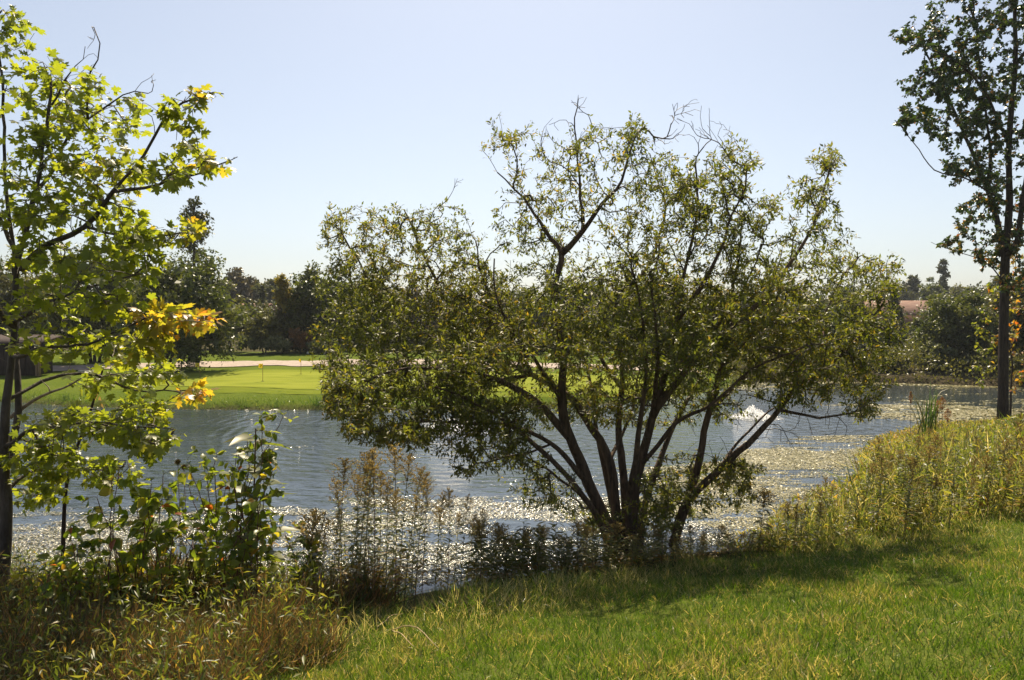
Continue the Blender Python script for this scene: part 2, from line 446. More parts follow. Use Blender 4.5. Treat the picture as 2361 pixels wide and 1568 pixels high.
def ground_mat():
    m = bpy.data.materials.new('ground_turf'); m.use_nodes = True
    t = m.node_tree; p = t.nodes['Principled BSDF']
    tc = t.nodes.new('ShaderNodeTexCoord')

    def noise(scale, detail=5, stretch=(1, 1, 1)):
        mp = t.nodes.new('ShaderNodeMapping'); mp.inputs['Scale'].default_value = stretch
        n = t.nodes.new('ShaderNodeTexNoise'); n.inputs['Scale'].default_value = scale; n.inputs['Detail'].default_value = detail
        t.links.new(tc.outputs['Object'], mp.inputs[0]); t.links.new(mp.outputs[0], n.inputs['Vector'])
        return n

    def ramp(fac, a, b, pa=0.35, pb=0.65):
        r = t.nodes.new('ShaderNodeValToRGB'); r.color_ramp.elements[0].position = pa; r.color_ramp.elements[1].position = pb
        r.color_ramp.elements[0].color = (*a, 1); r.color_ramp.elements[1].color = (*b, 1)
        t.links.new(fac, r.inputs[0]); return r

    def mix(fac, a, b):
        x = t.nodes.new('ShaderNodeMix'); x.data_type = 'RGBA'
        if hasattr(fac, 'links'): t.links.new(fac, x.inputs[0])
        else: x.inputs[0].default_value = fac
        t.links.new(a, x.inputs[6]); t.links.new(b, x.inputs[7]); return x

    big = ramp(noise(0.5, 4, (0.6, 1.6, 1)).outputs['Fac'], (0.08, 0.115, 0.010), (0.13, 0.16, 0.016))
    fine = ramp(noise(26, 6).outputs['Fac'], (0.035, 0.06, 0.01), (0.13, 0.17, 0.026), 0.3, 0.72)
    grass = mix(0.55, big.outputs[0], fine.outputs[0])
    dirt = ramp(noise(7, 6).outputs['Fac'], (0.035, 0.027, 0.018), (0.085, 0.066, 0.042))
    at = t.nodes.new('ShaderNodeAttribute'); at.attribute_name = 'rnd'
    fin = mix(at.outputs['Fac'], grass.outputs[2], dirt.outputs[0])
    t.links.new(fin.outputs[2], p.inputs['Base Color'])
    p.inputs['Roughness'].default_value = 1.0; p.inputs['Specular IOR Level'].default_value = 0.03
    b = t.nodes.new('ShaderNodeBump'); b.inputs['Strength'].default_value = 0.7; b.inputs['Distance'].default_value = 0.04
    t.links.new(noise(34, 6).outputs['Fac'], b.inputs['Height']); t.links.new(b.outputs[0], p.inputs['Normal'])
    return m


sdv = pond_sd(GX, GY)
near = GY < 17 + 0.55 * np.clip(GX, -40, 26)
dirt = np.where(near, np.clip(1.3 - sdv / 2.6, 0.25, 1), np.clip(1.0 - sdv / 0.35, 0, 1))
dirt = np.where((~near) & (sdv > 16.5), np.clip((sdv - 16.5) / 2, 0, 0.85), dirt)
dirt = np.where((~near) & (GX > 9.5), np.maximum(dirt, np.clip((GX - 9.5) / 1.5, 0, .95)), dirt)
dirt = np.where(near & (GX < -1.2), np.maximum(dirt, np.clip((-1.2 - GX) / 1.0, 0, 1) * 0.9), dirt)
gme = make_mesh('ground', np.stack([GX, GY, GZ], -1).reshape(-1, 3), [quads], dirt.ravel(), True, ground_mat())
obj('ground', gme, kind='structure')


# sheets draped on the ground
def sheet(name, xs_of_t, cols, mat, lift=0.012):
    """xs_of_t: (n, m, 2) grid of plan positions"""
    g = np.asarray(xs_of_t, float)
    n, m_ = g.shape[:2]
    z = G(g[..., 0], g[..., 1]) + lift
    V = np.concatenate([g, z[..., None]], -1).reshape(-1, 3)
    i = (np.arange(n - 1)[:, None] * m_ + np.arange(m_ - 1)[None]).ravel()
    return obj(name, make_mesh(name, V, [np.stack([i, i + 1, i + 1 + m_, i + m_], -1)], None, True, mat), kind='structure')


# the mown green: an organic oval in plan
M['green'] = solid_mat('putting_green', (0.15, 0.18, 0.02), (0.23, 0.25, 0.035), 0.9, 1.0, 0.15, (0.5, 2.0, 1), spec=0.03, bscale=60)
ga = ground_hit(430, 896); gb = ground_hit(430, 854)
ang = np.linspace(0, 2 * np.pi, 120)
rr = np.linspace(0.0, 1, 40)
gcx, gcy = -4.0, 29.9
ox = 11.5 * np.cos(ang) * (1 + 0.04 * np.sin(3 * ang)); oy = 3.15 * np.sin(ang) * (1 + 0.05 * np.cos(2 * ang + 1))
gr = np.stack([gcx + rr[:, None] * ox[None], gcy + rr[:, None] * oy[None] + 0.02 * (rr[:, None] * ox[None]) * 0], -1)
sheet('putting_green', gr[:, ::-1], None, M['green'], 0.02)
# closely mown collar round the green
M['collar'] = solid_mat('green_collar', (0.105, 0.14, 0.014), (0.155, 0.18, 0.02), 2.0, 1.0, 0.4, (0.5, 2, 1), spec=0.03, bscale=45)
rc = np.linspace(0.0, 1, 36)
cxr = ox * 1.1; cyr = oy * 1.22
gr2 = np.stack([gcx + rc[:, None] * cxr[None], gcy - 0.25 + rc[:, None] * cyr[None]], -1)
sheet('green_collar', gr2[:, ::-1], None, M['collar'], 0.009)

# gravel path behind the green
M['path'] = solid_mat('gravel_path', (0.29, 0.23, 0.19), (0.42, 0.345, 0.29), 5, 0.9, 0.5, bscale=40)
px = np.linspace(-34, 9, 140)
pc = 36.2 + 0.055 * (px + 4) - 0.012 * np.clip(-(px + 11), 0, 60) ** 1.5 + 0.25 * np.sin(px * 0.3)
pw = 1.25 + 0.08 * np.sin(px * 1.3) + 0.05 * np.sin(px * 3.7)
pg = np.stack([np.stack([px, pc + k * pw], -1) for k in np.linspace(-1, 1, 7)], 0)
sheet('gravel_path', pg, None, M['path'], 0.03)


# ------------------------------------------------------------------ water
def water_mat():
    m = bpy.data.materials.new('pond_water'); m.use_nodes = True
    t = m.node_tree; p = t.nodes['Principled BSDF']
    p.inputs['Base Color'].default_value = (0.03, 0.043, 0.056, 1)
    p.inputs['Roughness'].default_value = 0.04
    p.inputs['IOR'].default_value = 1.44
    p.inputs['Specular IOR Level'].default_value = 0.75
    tc = t.nodes.new('ShaderNodeTexCoord')

    def nz(scale, st, detail, dist=0.0, rot=0.0):
        mp = t.nodes.new('ShaderNodeMapping'); mp.inputs['Scale'].default_value = st; mp.inputs['Rotation'].default_value = (0, 0, rot)
        t.links.new(tc.outputs['Object'], mp.inputs[0])
        n = t.nodes.new('ShaderNodeTexNoise'); n.inputs['Scale'].default_value = scale; n.inputs['Detail'].default_value = detail; n.inputs['Distortion'].default_value = dist
        t.links.new(mp.outputs[0], n.inputs['Vector']); return n
    a = nz(1.0, (1.6, 4.6, 1), 3, 0.6, 0.15); b = nz(1.0, (5.0, 15.0, 1), 3, 0.3, -0.12); c = nz(0.22, (1, 1.6, 1), 2)
    # ripples run out from the two fountains
    ripl = []
    for (fx, fy) in FOUNTAINS:
        mp = t.nodes.new('ShaderNodeMapping'); mp.inputs['Location'].default_value = (-fx, -fy, 0)
        t.links.new(tc.outputs['Object'], mp.inputs[0])
        w = t.nodes.new('ShaderNodeTexWave'); w.wave_type = 'RINGS'; w.rings_direction = 'Z'
        w.inputs['Scale'].default_value = 0.85; w.inputs['Distortion'].default_value = 3.0; w.inputs['Detail'].default_value = 2; w.inputs['Detail Scale'].default_value = 1.2
        t.links.new(mp.outputs[0], w.inputs['Vector']); ripl.append(w)

    def madd(x, k, y=None):
        n = t.nodes.new('ShaderNodeMath'); n.operation = 'MULTIPLY_ADD'
        t.links.new(x, n.inputs[0]); n.inputs[1].default_value = k
        if y is None: n.inputs[2].default_value = 0
        else: t.links.new(y, n.inputs[2])
        return n.outputs[0]
    h = madd(a.outputs['Fac'], 1.0)
    h = madd(b.outputs['Fac'], 0.5, h)
    for w in ripl: h = madd(w.outputs['Fac'], 0.22, h)
    calm = t.nodes.new('ShaderNodeMapRange'); calm.inputs['From Min'].default_value = 0.35; calm.inputs['From Max'].default_value = 0.65; calm.inputs['To Min'].default_value = 0.45; calm.inputs['To Max'].default_value = 1.0
    t.links.new(c.outputs['Fac'], calm.inputs['Value'])
    # the far right bay and the weed-covered margin lie calm
    sx = t.nodes.new('ShaderNodeSeparateXYZ'); t.links.new(tc.outputs['Object'], sx.inputs[0])
    bay = t.nodes.new('ShaderNodeMapRange'); bay.inputs['From Min'].default_value = 9.0; bay.inputs['From Max'].default_value = 14.0; bay.inputs['To Min'].default_value = 1.0; bay.inputs['To Max'].default_value = 0.22
    t.links.new(sx.outputs[0], bay.inputs['Value'])
    mar = t.nodes.new('ShaderNodeMapRange'); mar.inputs['From Min'].default_value = 10.0; mar.inputs['From Max'].default_value = 13.5; mar.inputs['To Min'].default_value = 0.12; mar.inputs['To Max'].default_value = 1.0
    t.links.new(sx.outputs[1], mar.inputs['Value'])
    q = t.nodes.new('ShaderNodeMath'); q.operation = 'MULTIPLY'; t.links.new(calm.outputs[0], q.inputs[0]); t.links.new(bay.outputs[0], q.inputs[1])
    q2 = t.nodes.new('ShaderNodeMath'); q2.operation = 'MULTIPLY'; t.links.new(q.outputs[0], q2.inputs[0]); t.links.new(mar.outputs[0], q2.inputs[1])
    hh = t.nodes.new('ShaderNodeMath'); hh.operation = 'MULTIPLY'; t.links.new(h, hh.inputs[0]); t.links.new(q2.outputs[0], hh.inputs[1])
    bp = t.nodes.new('ShaderNodeBump'); bp.inputs['Strength'].default_value = 1.0; bp.inputs['Distance'].default_value = 0.045
    t.links.new(hh.outputs[0], bp.inputs['Height']); t.links.new(bp.outputs[0], p.inputs['Normal'])
    return m


f1 = W(1040, 985, 20.4); f2 = W(1735, 962, 22.6)
FOUNTAINS = [(float(f1[0]), 20.4), (float(f2[0]), 22.6)]
wx = np.array([-70, -30, 0, 30, 70.0]); wy = np.array([6.0, 12, 20, 30, 40])
WX, WY = np.meshgrid(wx, wy)
i = (np.arange(4)[:, None] * 5 + np.arange(4)[None]).ravel()
obj('pond_water', make_mesh('pond_water', np.stack([WX, WY, WX * 0], -1).reshape(-1, 3), [np.stack([i, i + 1, i + 6, i + 5], -1)], None, True, water_mat()), kind='structure')


def vnoise(x, y, seed=0):
    rg2 = np.random.default_rng(seed); T = rg2.random((64, 64))
    xi = np.floor(x).astype(int); yi = np.floor(y).astype(int); fx_ = x - xi; fy_ = y - yi
    fx_ = fx_ * fx_ * (3 - 2 * fx_); fy_ = fy_ * fy_ * (3 - 2 * fy_)
    g = lambda i, j: T[i % 64, j % 64]
    return (g(xi, yi) * (1 - fx_) + g(xi + 1, yi) * fx_) * (1 - fy_) + (g(xi, yi + 1) * (1 - fx_) + g(xi + 1, yi + 1) * fx_) * fy_


# ------------------------------------------------------------------ tree growing
def smooth_line(P, step):
    """Catmull-Rom through the points, resampled at about step"""
    P = np.asarray(P, float)
    Q = np.concatenate([[2 * P[0] - P[1]], P, [2 * P[-1] - P[-2]]])
    out = []
    for i in range(1, len(Q) - 2):
        n = max(2, int(np.linalg.norm(Q[i + 1] - Q[i]) / step))
        t = np.linspace(0, 1, n, endpoint=False)[:, None]
        a, b, c, d = Q[i - 1], Q[i], Q[i + 1], Q[i + 2]
        out.append(0.5 * ((2 * b) + (-a + c) * t + (2 * a - 5 * b + 4 * c - d) * t * t + (-a + 3 * b - 3 * c + d) * t ** 3))
    out.append(P[-1:])
    return np.concatenate(out)


class Tree:
    """branches grown from given stems towards given twig ends"""
    def __init__(s, seed=1):
        s.rg = np.random.default_rng(seed)
        s.pos = np.zeros((60000, 3)); s.dir = np.zeros((60000, 3)); s.par = np.full(60000, -1); s.rmin = np.zeros(60000); s.isst = np.zeros(60000, bool)
        s.n = 0; s.stems = []; s.tips = []; s.paths = []

    def node(s, p, par, rmin=0.0, st=False):
        i = s.n; s.pos[i] = p; s.par[i] = par; s.rmin[i] = rmin; s.isst[i] = st
        s.dir[i] = norm(p - s.pos[par]) if par >= 0 else (0, 0, 1)
        s.n += 1
        return i

    def stem(s, P, r0, r1, step=0.12, attach=True, wob=0.012):
        L = smooth_line(P, step)
        kk = np.linspace(0, 1, len(L)); ph = s.rg.random(6) * 6.28; am = wob * 2.2
        L = L + s.rg.normal(0, wob * .6, L.shape) * kk[:, None] + (np.sin(np.outer(kk, [9, 11, 7]) + ph[:3]) + .6 * np.sin(np.outer(kk, [21, 18, 16]) + ph[3:])) * am * np.sqrt(kk)[:, None]
        par = -1
        if attach and s.n:
            d = np.linalg.norm(s.pos[:s.n] - L[0], axis=1); par = int(np.argmin(d))
        ids = [par] if par >= 0 else []
        rs = r1 + (r0 - r1) * (1 - np.linspace(0, 1, len(L))) ** 1.5
        for k, p in enumerate(L):
            if k == 0 and par >= 0 and np.linalg.norm(s.pos[par] - p) < 0.05: continue
            par = s.node(p, par, rs[k], True); ids.append(par)
        s.stems.append((ids, rs))
        return ids

    def reach(s, A, step=0.14, curve=0.35, ang=0.6, wob=0.02, sag=0.0):
        if s.n == 0: return
        A = np.asarray(A, float)
        d0 = np.array([np.min(np.linalg.norm(s.pos[:s.n] - a, axis=1)) for a in A])
        for a in A[np.argsort(d0)]:
            v = a - s.pos[:s.n]; d = np.linalg.norm(v, axis=1)
            c = np.einsum('ij,ij->i', v, s.dir[:s.n]) / np.maximum(d, 1e-6)
            j = int(np.argmin(d * (1 + ang * (1 - c))))
            dist = d[j]
            m_ = max(2, int(math.ceil(dist / step)))
            b = s.pos[j] + s.dir[j] * dist * curve + np.array([0, 0, 0.12 * dist]) + s.rg.normal(0, 0.07, 3) * dist
            t = (np.arange(1, m_ + 1) / m_)[:, None]
            L = (1 - t) ** 2 * s.pos[j] + 2 * t * (1 - t) * b + t * t * a
            L[:-1] += s.rg.normal(0, wob, (m_ - 1, 3))
            L[:, 2] -= sag * dist * (t[:, 0] ** 2)
            par = j; ids = [j]
            for p in L: par = s.node(p, par); ids.append(par)
            s.tips.append(par); s.paths.append(ids)

    def radii(s, rt=0.003, expo=0.45):
        cnt = np.zeros(s.n)
        for t in s.tips: cnt[t] += 1
        for i in range(s.n - 1, -1, -1):
            if s.par[i] >= 0: cnt[s.par[i]] += cnt[i]
        s.rad = np.maximum(rt * np.maximum(cnt, 0.6) ** expo, s.rmin[:s.n])
        for i in range(s.n):                       # a branch is never thicker than what carries it
            if s.par[i] >= 0 and not s.isst[i]: s.rad[i] = min(s.rad[i], s.rad[s.par[i]] * 0.92)

    def stem_mesh(s, k, name, mat, sides=10):
        b = MB(); ids, rs = s.stems[k]
        r = s.rad[ids].copy()
        if s.par[ids[1]] == ids[0] and not (ids[0] == s.stems[k][0][0] and s.par[ids[0]] < 0): r[0] = min(r[0], rs[0])
        m_ = min(len(rs), len(r)); cap_ = np.interp(np.linspace(0, 1, len(r)), np.linspace(0, 1, len(rs)), rs) * 1.02 + 0.002
        r = np.minimum(r, cap_)
        b.tube(s.pos[ids], r, sides, flute=.09 if sides >= 14 else 0)
        return b.mesh(name, mat, sides < 14)

    def twig_mesh(s, name, mat, dead=()):
        b = MB()
        for ids in s.paths:
            r = s.rad[ids].copy(); r[0] = r[1]
            b.tube(s.pos[ids], r, 7 if r[0] > 0.014 else (5 if r[0] > 0.007 else 3), cap=False)
        return b.mesh(name, mat, True)

    def leaf_frames(s, n_leaf, length=0.3, spread=0.9, droop=0.15, skip=()):
        """positions, axes and normals of leaves along the last part of every twig"""
        P = []; A = []; N = []; K = []
        rg = s.rg
        for ti, ids in enumerate(s.paths):
            if ti in skip: continue
            L = s.pos[ids]
            seg = np.linalg.norm(np.diff(L, axis=0), axis=1); cum = np.concatenate([[0], np.cumsum(seg)])
            n = max(1, int(rg.poisson(n_leaf)))
            t = cum[-1] - min(length, cum[-1]) * rg.random(n) ** 1.1
            t[0] = cum[-1]
            q = np.stack([np.interp(t, cum, L[:, k]) for k in range(3)], -1)
            d = norm(L[-1] - L[max(0, len(L) - 3)])
            rad = rg.normal(size=(n, 3)); rad -= d * (rad @ d)[:, None]; rad = norm(rad)
            a = norm(d * 0.6 + rad * spread + np.array([0, 0, -droop]))
            nn = norm(np.array([0, 0, 1.0]) + rg.normal(0, 0.55, (n, 3)))
            P.append(q + rad * 0.006); A.append(a); N.append(nn); K.append(np.full(n, ti))
        return np.concatenate(P), np.concatenate(A), np.concatenate(N), np.concatenate(K)


def blob_points(blobs, D0, dr, rg, per=1.0):
    """twig ends in soft ellipsoids: (vx, vy, rx, ry, n[, depth offset])"""
    out = []; idx = []
    for k, b in enumerate(blobs):
        n = max(1, int(b[4] * per)); off = b[5] if len(b) > 5 else 0.0
        u = norm(rg.normal(size=(n, 3))) * (rg.random(n) ** (1 / 2.4))[:, None]
        rz = 0.5 * (b[2] + b[3]) / FPX * D0
        out.append(W(b[0] + u[:, 0] * b[2], b[1] + u[:, 1] * b[3], D0 + off + u[:, 2] * max(rz, 0.25) + rg.normal(0, dr, n)))
        idx.append(np.full(n, k))
    return np.concatenate(out), np.concatenate(idx)


def leaf_objects(parent, tmpl, P, A, N, S, Rn, mat, n_max=300, name='leaf', base=(0, 0, 0)):
    """the leaves that show largest as parts of their own, sharing a handful of meshes"""
    base = np.asarray(base, float)
    dist = np.linalg.norm(P - np.array([0, 0, CAM_Z]), axis=1)
    view = np.abs(np.einsum('ij,ij->i', N, norm(np.array([0, 0, CAM_Z]) - P)))
    vis = (np.abs(P[:, 0]) < 0.68 * P[:, 1])
    order = np.argsort(-(S / dist * (0.3 + view)) * np.where(vis, 1, 0.2))
    pick = order[:n_max]; rest = order[n_max:]
    lev = {}
    axis = norm(A); side = norm(np.cross(axis, N)); nn = np.cross(side, axis)
    from mathutils import Matrix
    for i in pick:
        q = int(np.clip(Rn[i] * 16, 0, 16))
        if q not in lev:
            V = tmpl[0].copy(); V[:, 2] += 0.04 * np.sin(3.1 * V[:, 0] * (q + 1) + V[:, 1] * 4)
            lev[q] = make_mesh(name, V, tmpl[1], np.full(len(V), (q + 0.5) / 17), False, mat)
        o = bpy.data.objects.new(name, lev[q]); COL.objects.link(o); o.parent = parent
        s = S[i]
        Mx = np.eye(4); Mx[:3, 0] = side[i] * s; Mx[:3, 1] = axis[i] * s; Mx[:3, 2] = nn[i] * s; Mx[:3, 3] = P[i] - base
        o.matrix_local = Matrix(Mx.tolist())
    return rest


def stuff_leaves(name, parent, tmpl, P, A, N, S, Rn, mat, base=(0, 0, 0), width=1.0):
    V, F, r = scatter(tmpl, P - np.asarray(base, float), A, N, S, Rn, width)
    return obj(name, make_mesh(name, V, F, r, False, mat), parent, kind='stuff')


def shift_mesh(me, base):
    n = len(me.vertices); co = np.empty(n * 3, np.float32); me.vertices.foreach_get('co', co)
    co = co.reshape(-1, 3) - np.asarray(base, np.float32); me.vertices.foreach_set('co', co.ravel()); me.update()
    return me


# ------------------------------------------------------------------ background trees and shrubs
def bg_tree(name, label, cat, vx, vtop, vbot, hw, D, mat, n=5000, leaf=0.12, clumps=40, group=None, trunk=True, shape='round', seed=0, lean=0.0, foot=None, gap=0.0, stems=1, squash=1.0, bark='bark_dark'):
    rg = np.random.default_rng(1000 + seed)
    top = W(vx, vtop, D); x0 = float(top[0])
    w = hw / FPX * D
    bz = float(G(x0 - lean, D)) if foot is None else float(foot)
    zb = float(W(vx, vbot, D)[2]); zb = max(zb, bz + 0.02)
    H = float(top[2])
    base = np.array([x0 - lean, D, bz])
    e = empty(name, base, label, cat, group)
    zc = (H + zb) / 2; hz = (H - zb) / 2
    k = np.arange(clumps)
    if shape == 'cone':
        t = rg.random(clumps) ** 1.3; a = rg.random(clumps) * 2 * np.pi
        r = w * (1 - t) * np.sqrt(rg.random(clumps)) * 0.9
        C = np.stack([x0 + r * np.cos(a), D + r * np.sin(a), zb + t * (H - zb)], -1); cr = w * 0.30 * (1.1 - 0.8 * t) + 0.08
    elif shape == 'column':
        t = rg.random(clumps); a = rg.random(clumps) * 2 * np.pi
        prof = np.sin(np.pi * np.clip(0.12 + 0.86 * t, 0, 1)) ** 0.6
        r = w * prof * np.sqrt(rg.random(clumps))
        C = np.stack([x0 + r * np.cos(a), D + r * np.sin(a), zb + t * (H - zb)], -1); cr = np.full(clumps, w * 0.38)
    else:
        u = norm(rg.normal(size=(clumps, 3))); rad = rg.random(clumps) ** 0.38 * rg.uniform(0.8, 1.08, clumps)
        u = u * rad[:, None]
        flat = np.where(u[:, 2] < 0, 1.15, 1.0)          # fuller low down
        C = np.stack([x0 + u[:, 0] * w * 0.92 * flat, D + u[:, 1] * w * 0.8 * squash, zc + u[:, 2] * hz * 0.98], -1); cr = rg.uniform(0.16, 0.3, clumps) * min(w, hz * 1.1)
    # limbs reach every clump
    T = Tree(seed + 5)
    if trunk:
        for s in range(stems):
            off = (s - (stems - 1) / 2) * 0.22 * w
            hgt = min(0.72, 0.45 + 0.2 * rg.random()) if shape == 'round' else 0.96
            tp = np.array([x0 + off * 1.5, D + rg.normal(0, 0.1) * w, bz + (H - bz) * hgt])
            md = base * 0.5 + tp * 0.5 + rg.normal(0, 0.03, 3) * w
            b0 = base + np.array([off * 0.35, rg.normal(0, 0.05), -0.12])
            T.stem([b0, md, tp], 0.022 * (H - bz) / math.sqrt(stems) + 0.01, 0.007 * (H - bz), step=0.3, attach=False, wob=0.015)
        T.reach(C[rg.random(clumps) < 0.7] if clumps > 8 else C, step=0.5, wob=0.04)
        T.radii(0.012 * (H - bz) / 5, 0.42)
        for q in range(len(T.stems)):
            obj('trunk', shift_mesh(T.stem_mesh(q, 'trunk', M[bark], 8), base), e)
        if T.paths: obj('limbs', shift_mesh(T.twig_mesh('limbs', M[bark]), base), e, kind='stuff')
    n = int(n * 1.12)
    cid = rg.choice(clumps, n, p=(cr ** 2) / (cr ** 2).sum())
    g = rg.normal(size=(n, 3)); g = norm(g) * (rg.random(n) ** 0.45)[:, None]
    P = C[cid] + g * cr[cid][:, None] * np.array([1.15, 1.15, 0.9])
    inner = np.arange(n) < n // 5                       # deep leaves close the crown
    ax_ = np.array([x0, D, zc])
    P[inner] = ax_ + (P[inner] - ax_) * (0.82 if shape == 'round' else 1.0)
    lf = np.where(inner, 2.3 if shape == 'round' else 1.3, 1.0) * leaf
    keep = P[:, 2] > np.maximum(G(P[:, 0], P[:, 1]), 0.0) + 0.03
    P = P[keep]; lf = lf[keep]; cid = cid[keep]
    m_ = len(P)
    A = norm(rg.normal(size=(m_, 3)) + np.array([0, 0, -0.35])); N = norm(rg.normal(0, 0.7, (m_, 3)) + np.array([0, 0, 1.0]))
    cl = rg.random(clumps)
    Rn = np.clip(0.62 * rg.random(m_) + 0.38 * cl[cid[:m_]], 0, 1)
    stuff_leaves('crown', e, DIAMOND, P, A, N, rg.uniform(0.7, 1.3, m_) * lf * 1.3, Rn, mat, base)
    return e


# left of the pond: big glossy shrubs behind the green
bg_tree('willow_shrub', 'glossy dark green shrub on leaning trunks at the edge of the path behind the green', 'shrub', 425, 588, 840, 145, 33.4, M['bg_green'], 15000, 0.105, 90, seed=1, lean=1.1, stems=3)
bg_tree('willow_shrub', 'broad dark shrub rising behind the maple leaves', 'shrub', 215, 552, 835, 130, 37.5, M['bg_green'], 11000, 0.10, 70, seed=2, stems=3)
bg_tree('willow_shrub', 'dark shrub standing behind the wooden shed', 'shrub', 30, 590, 838, 120, 38, M['bg_olive'], 8000, 0.11, 60, seed=3, stems=2)
bg_tree('poplar_tree', 'tall slender poplar with sparse dark leaves above the shrubs', 'tree', 448, 462, 640, 36, 46, M['bg_dark'], 2000, 0.15, 46, shape='column', seed=4)
bg_tree('oak_tree', 'far brownish round tree over the brown roof', 'tree', 545, 606, 770, 52, 85, M['bg_brown'], 3800, 0.26, 45, seed=5)
bg_tree('oak_tree', 'far dark domed tree beside the brownish one', 'tree', 592, 620, 770, 48, 88, M['bg_dark'], 3400, 0.26, 45, seed=6)
bg_tree('oak_tree', 'far small dark tree next to the yellowing one', 'tree', 630, 634, 770, 34, 92, M['bg_dark'], 2600, 0.26, 35, seed=7)
bg_tree('oak_tree', 'far low olive tree between the poplar and the brownish tree', 'tree', 500, 632, 770, 44, 80, M['bg_olive'], 2600, 0.25, 35, seed=8)
bg_tree('spruce_tree', 'narrow dark spruce spire in front of the far domed trees', 'tree', 606, 655, 800, 20, 62, M['bg_dark'], 2400, 0.17, 60, shape='cone', seed=9)
bg_tree('spruce_tree', 'thin dark spruce beside the brown roof gable', 'tree', 572, 690, 790, 13, 66, M['bg_dark'], 1500, 0.17, 45, shape='cone', seed=10)
bg_tree('ash_tree', 'feathery green tree with pointed tips left of the willow', 'tree', 706, 596, 806, 70, 44, M['bg_green'], 8500, 0.12, 75, seed=11, stems=2)
bg_tree('birch_sapling', 'small tree with bright yellow leaves before the feathery green tree', 'tree', 655, 634, 720, 24, 43, M['bg_yellow'], 1300, 0.12, 26, seed=12)
bg_tree('dark_bush', 'dark green bush below the yellow sapling', 'shrub', 660, 715, 806, 55, 43.5, M['bg_dark'], 4200, 0.12, 40, seed=13)  # dark leaf colour throughout
bg_tree('sumac_bush', 'rust orange bush at the back of the far lawn', 'shrub', 694, 752, 806, 31, 42, M['bg_orange'], 2200, 0.085, 34, seed=14)
bg_tree('scrub_bush', 'pale leaved low scrub in front of the dark bush', 'shrub', 640, 776, 813, 40, 41.5, M['bg_pale'], 1900, 0.08, 30, seed=15, trunk=False)
bg_tree('scrub_bush', 'pale scrub beside the glossy leaning shrub', 'shrub', 575, 770, 813, 40, 41.7, M['bg_pale'], 1900, 0.08, 30, seed=16, trunk=False)
bg_tree('scrub_bush', 'thin olive scrub under the brown roof', 'shrub', 610, 716, 812, 62, 42.6, M['bg_olive'], 4600, 0.09, 50, seed=17, stems=2)
bg_tree('scrub_bush', 'low grey green scrub right of the orange bush', 'shrub', 745, 778, 813, 40, 41.8, M['bg_pale'], 1700, 0.08, 28, seed=18, trunk=False)
bg_tree('scrub_bush', 'tall olive scrub between the glossy shrub and the brown roof', 'shrub', 530, 672, 812, 52, 44, M['bg_olive'], 4600, 0.10, 40, seed=19, stems=2)
# the wood behind the willow
for q, (vx, vt, hw, D, mm, n) in enumerate([(790, 605, 78, 45, 'bg_green', 7500), (870, 628, 74, 50, 'bg_olive', 6000), (960, 650, 75, 56, 'bg_brown', 4500), (1050, 655, 70, 60, 'bg_dark', 4200), (1140, 648, 70, 62, 'bg_brown', 4200),
                                            (1240, 655, 75, 58, 'bg_green', 4500), (1340, 650, 70, 62, 'bg_dark', 4200), (1440, 646, 75, 60, 'bg_olive', 4200), (1540, 652, 75, 58, 'bg_green', 4500), (1640, 648, 75, 60, 'bg_olive', 4200),
                                            (1740, 655, 75, 62, 'bg_dark', 4200), (1840, 655, 75, 58, 'bg_green', 4500)]):
    bg_tree('woodland_tree', 'leafy woodland tree seen through the willow branches behind the path', 'tree', vx, vt, 815, hw, D, M[mm], n, 0.16, 42, group='woodland trees behind the willow', seed=30 + q)
for q, vx in enumerate([830, 930, 1030, 1130, 1230, 1330, 1430, 1530, 1620, 1700, 1790]):
    bg_tree('hedge_bush', 'dense low bush along the back of the far lawn behind the willow', 'shrub', vx, 740 + (q * 37) % 30, 822, 62, 44 + (q * 13) % 4, M[['bg_green', 'bg_dark', 'bg_olive'][q % 3]], 2800, 0.12, 34, group='bushes behind the far lawn', seed=60 + q, trunk=False)
# right-hand side
bg_tree('willow_shrub', 'large grey green willow shrub beyond the bay on the right', 'shrub', 2215, 652, 866, 98, 38, M['bg_green'], 12000, 0.10, 70, seed=80, stems=3)
bg_tree('willow_shrub', 'big shrub behind the tall dark trunk at the bay', 'shrub', 2345, 640, 872, 85, 37, M['bg_olive'], 9000, 0.10, 65, seed=81, stems=2)
bg_tree('shore_bush', 'rounded bright leaved bush overhanging the far shore of the bay', 'shrub', 2160, 792, 886, 58, 37.2, M['bg_pale'], 4600, 0.09, 50, seed=82, stems=2)
bg_tree('shore_bush', 'small olive bush at the waterline left of the rounded bush', 'shrub', 2060, 815, 886, 60, 37.6, M['bg_olive'], 3800, 0.09, 46, seed=83, trunk=False)
bg_tree('shore_bush', 'dark bush on the far shore behind the willow tips', 'shrub', 1945, 780, 882, 75, 39, M['bg_dark'], 4200, 0.11, 46, seed=84, stems=2)
bg_tree('cedar_tree', 'dark cedar standing before the house roof', 'tree', 2060, 672, 812, 44, 52, M['bg_dark'], 5200, 0.15, 90, shape='cone', seed=85)
bg_tree('shore_bush', 'low bush in shade at the foot of the grey green willow shrub', 'shrub', 2265, 815, 888, 60, 36.4, M['bg_dark'], 3800, 0.09, 40, seed=86, trunk=False)
bg_tree('shore_bush', 'low yellowish bush behind the tall trunk at the waterline', 'shrub', 2375, 830, 900, 60, 33.2, M['bg_olive'], 3000, 0.08, 40, seed=87, trunk=False)
bg_tree('round_tree', 'distant small round dark tree on the skyline', 'tree', 2105, 633, 690, 17, 120, M['bg_dark'], 1200, 0.26, 24, seed=88)
bg_tree('poplar_tree', 'distant dark columnar poplar standing above the skyline', 'tree', 2175, 601, 700, 12, 112, M['bg_dark'], 1800, 0.25, 50, shape='column', seed=89)
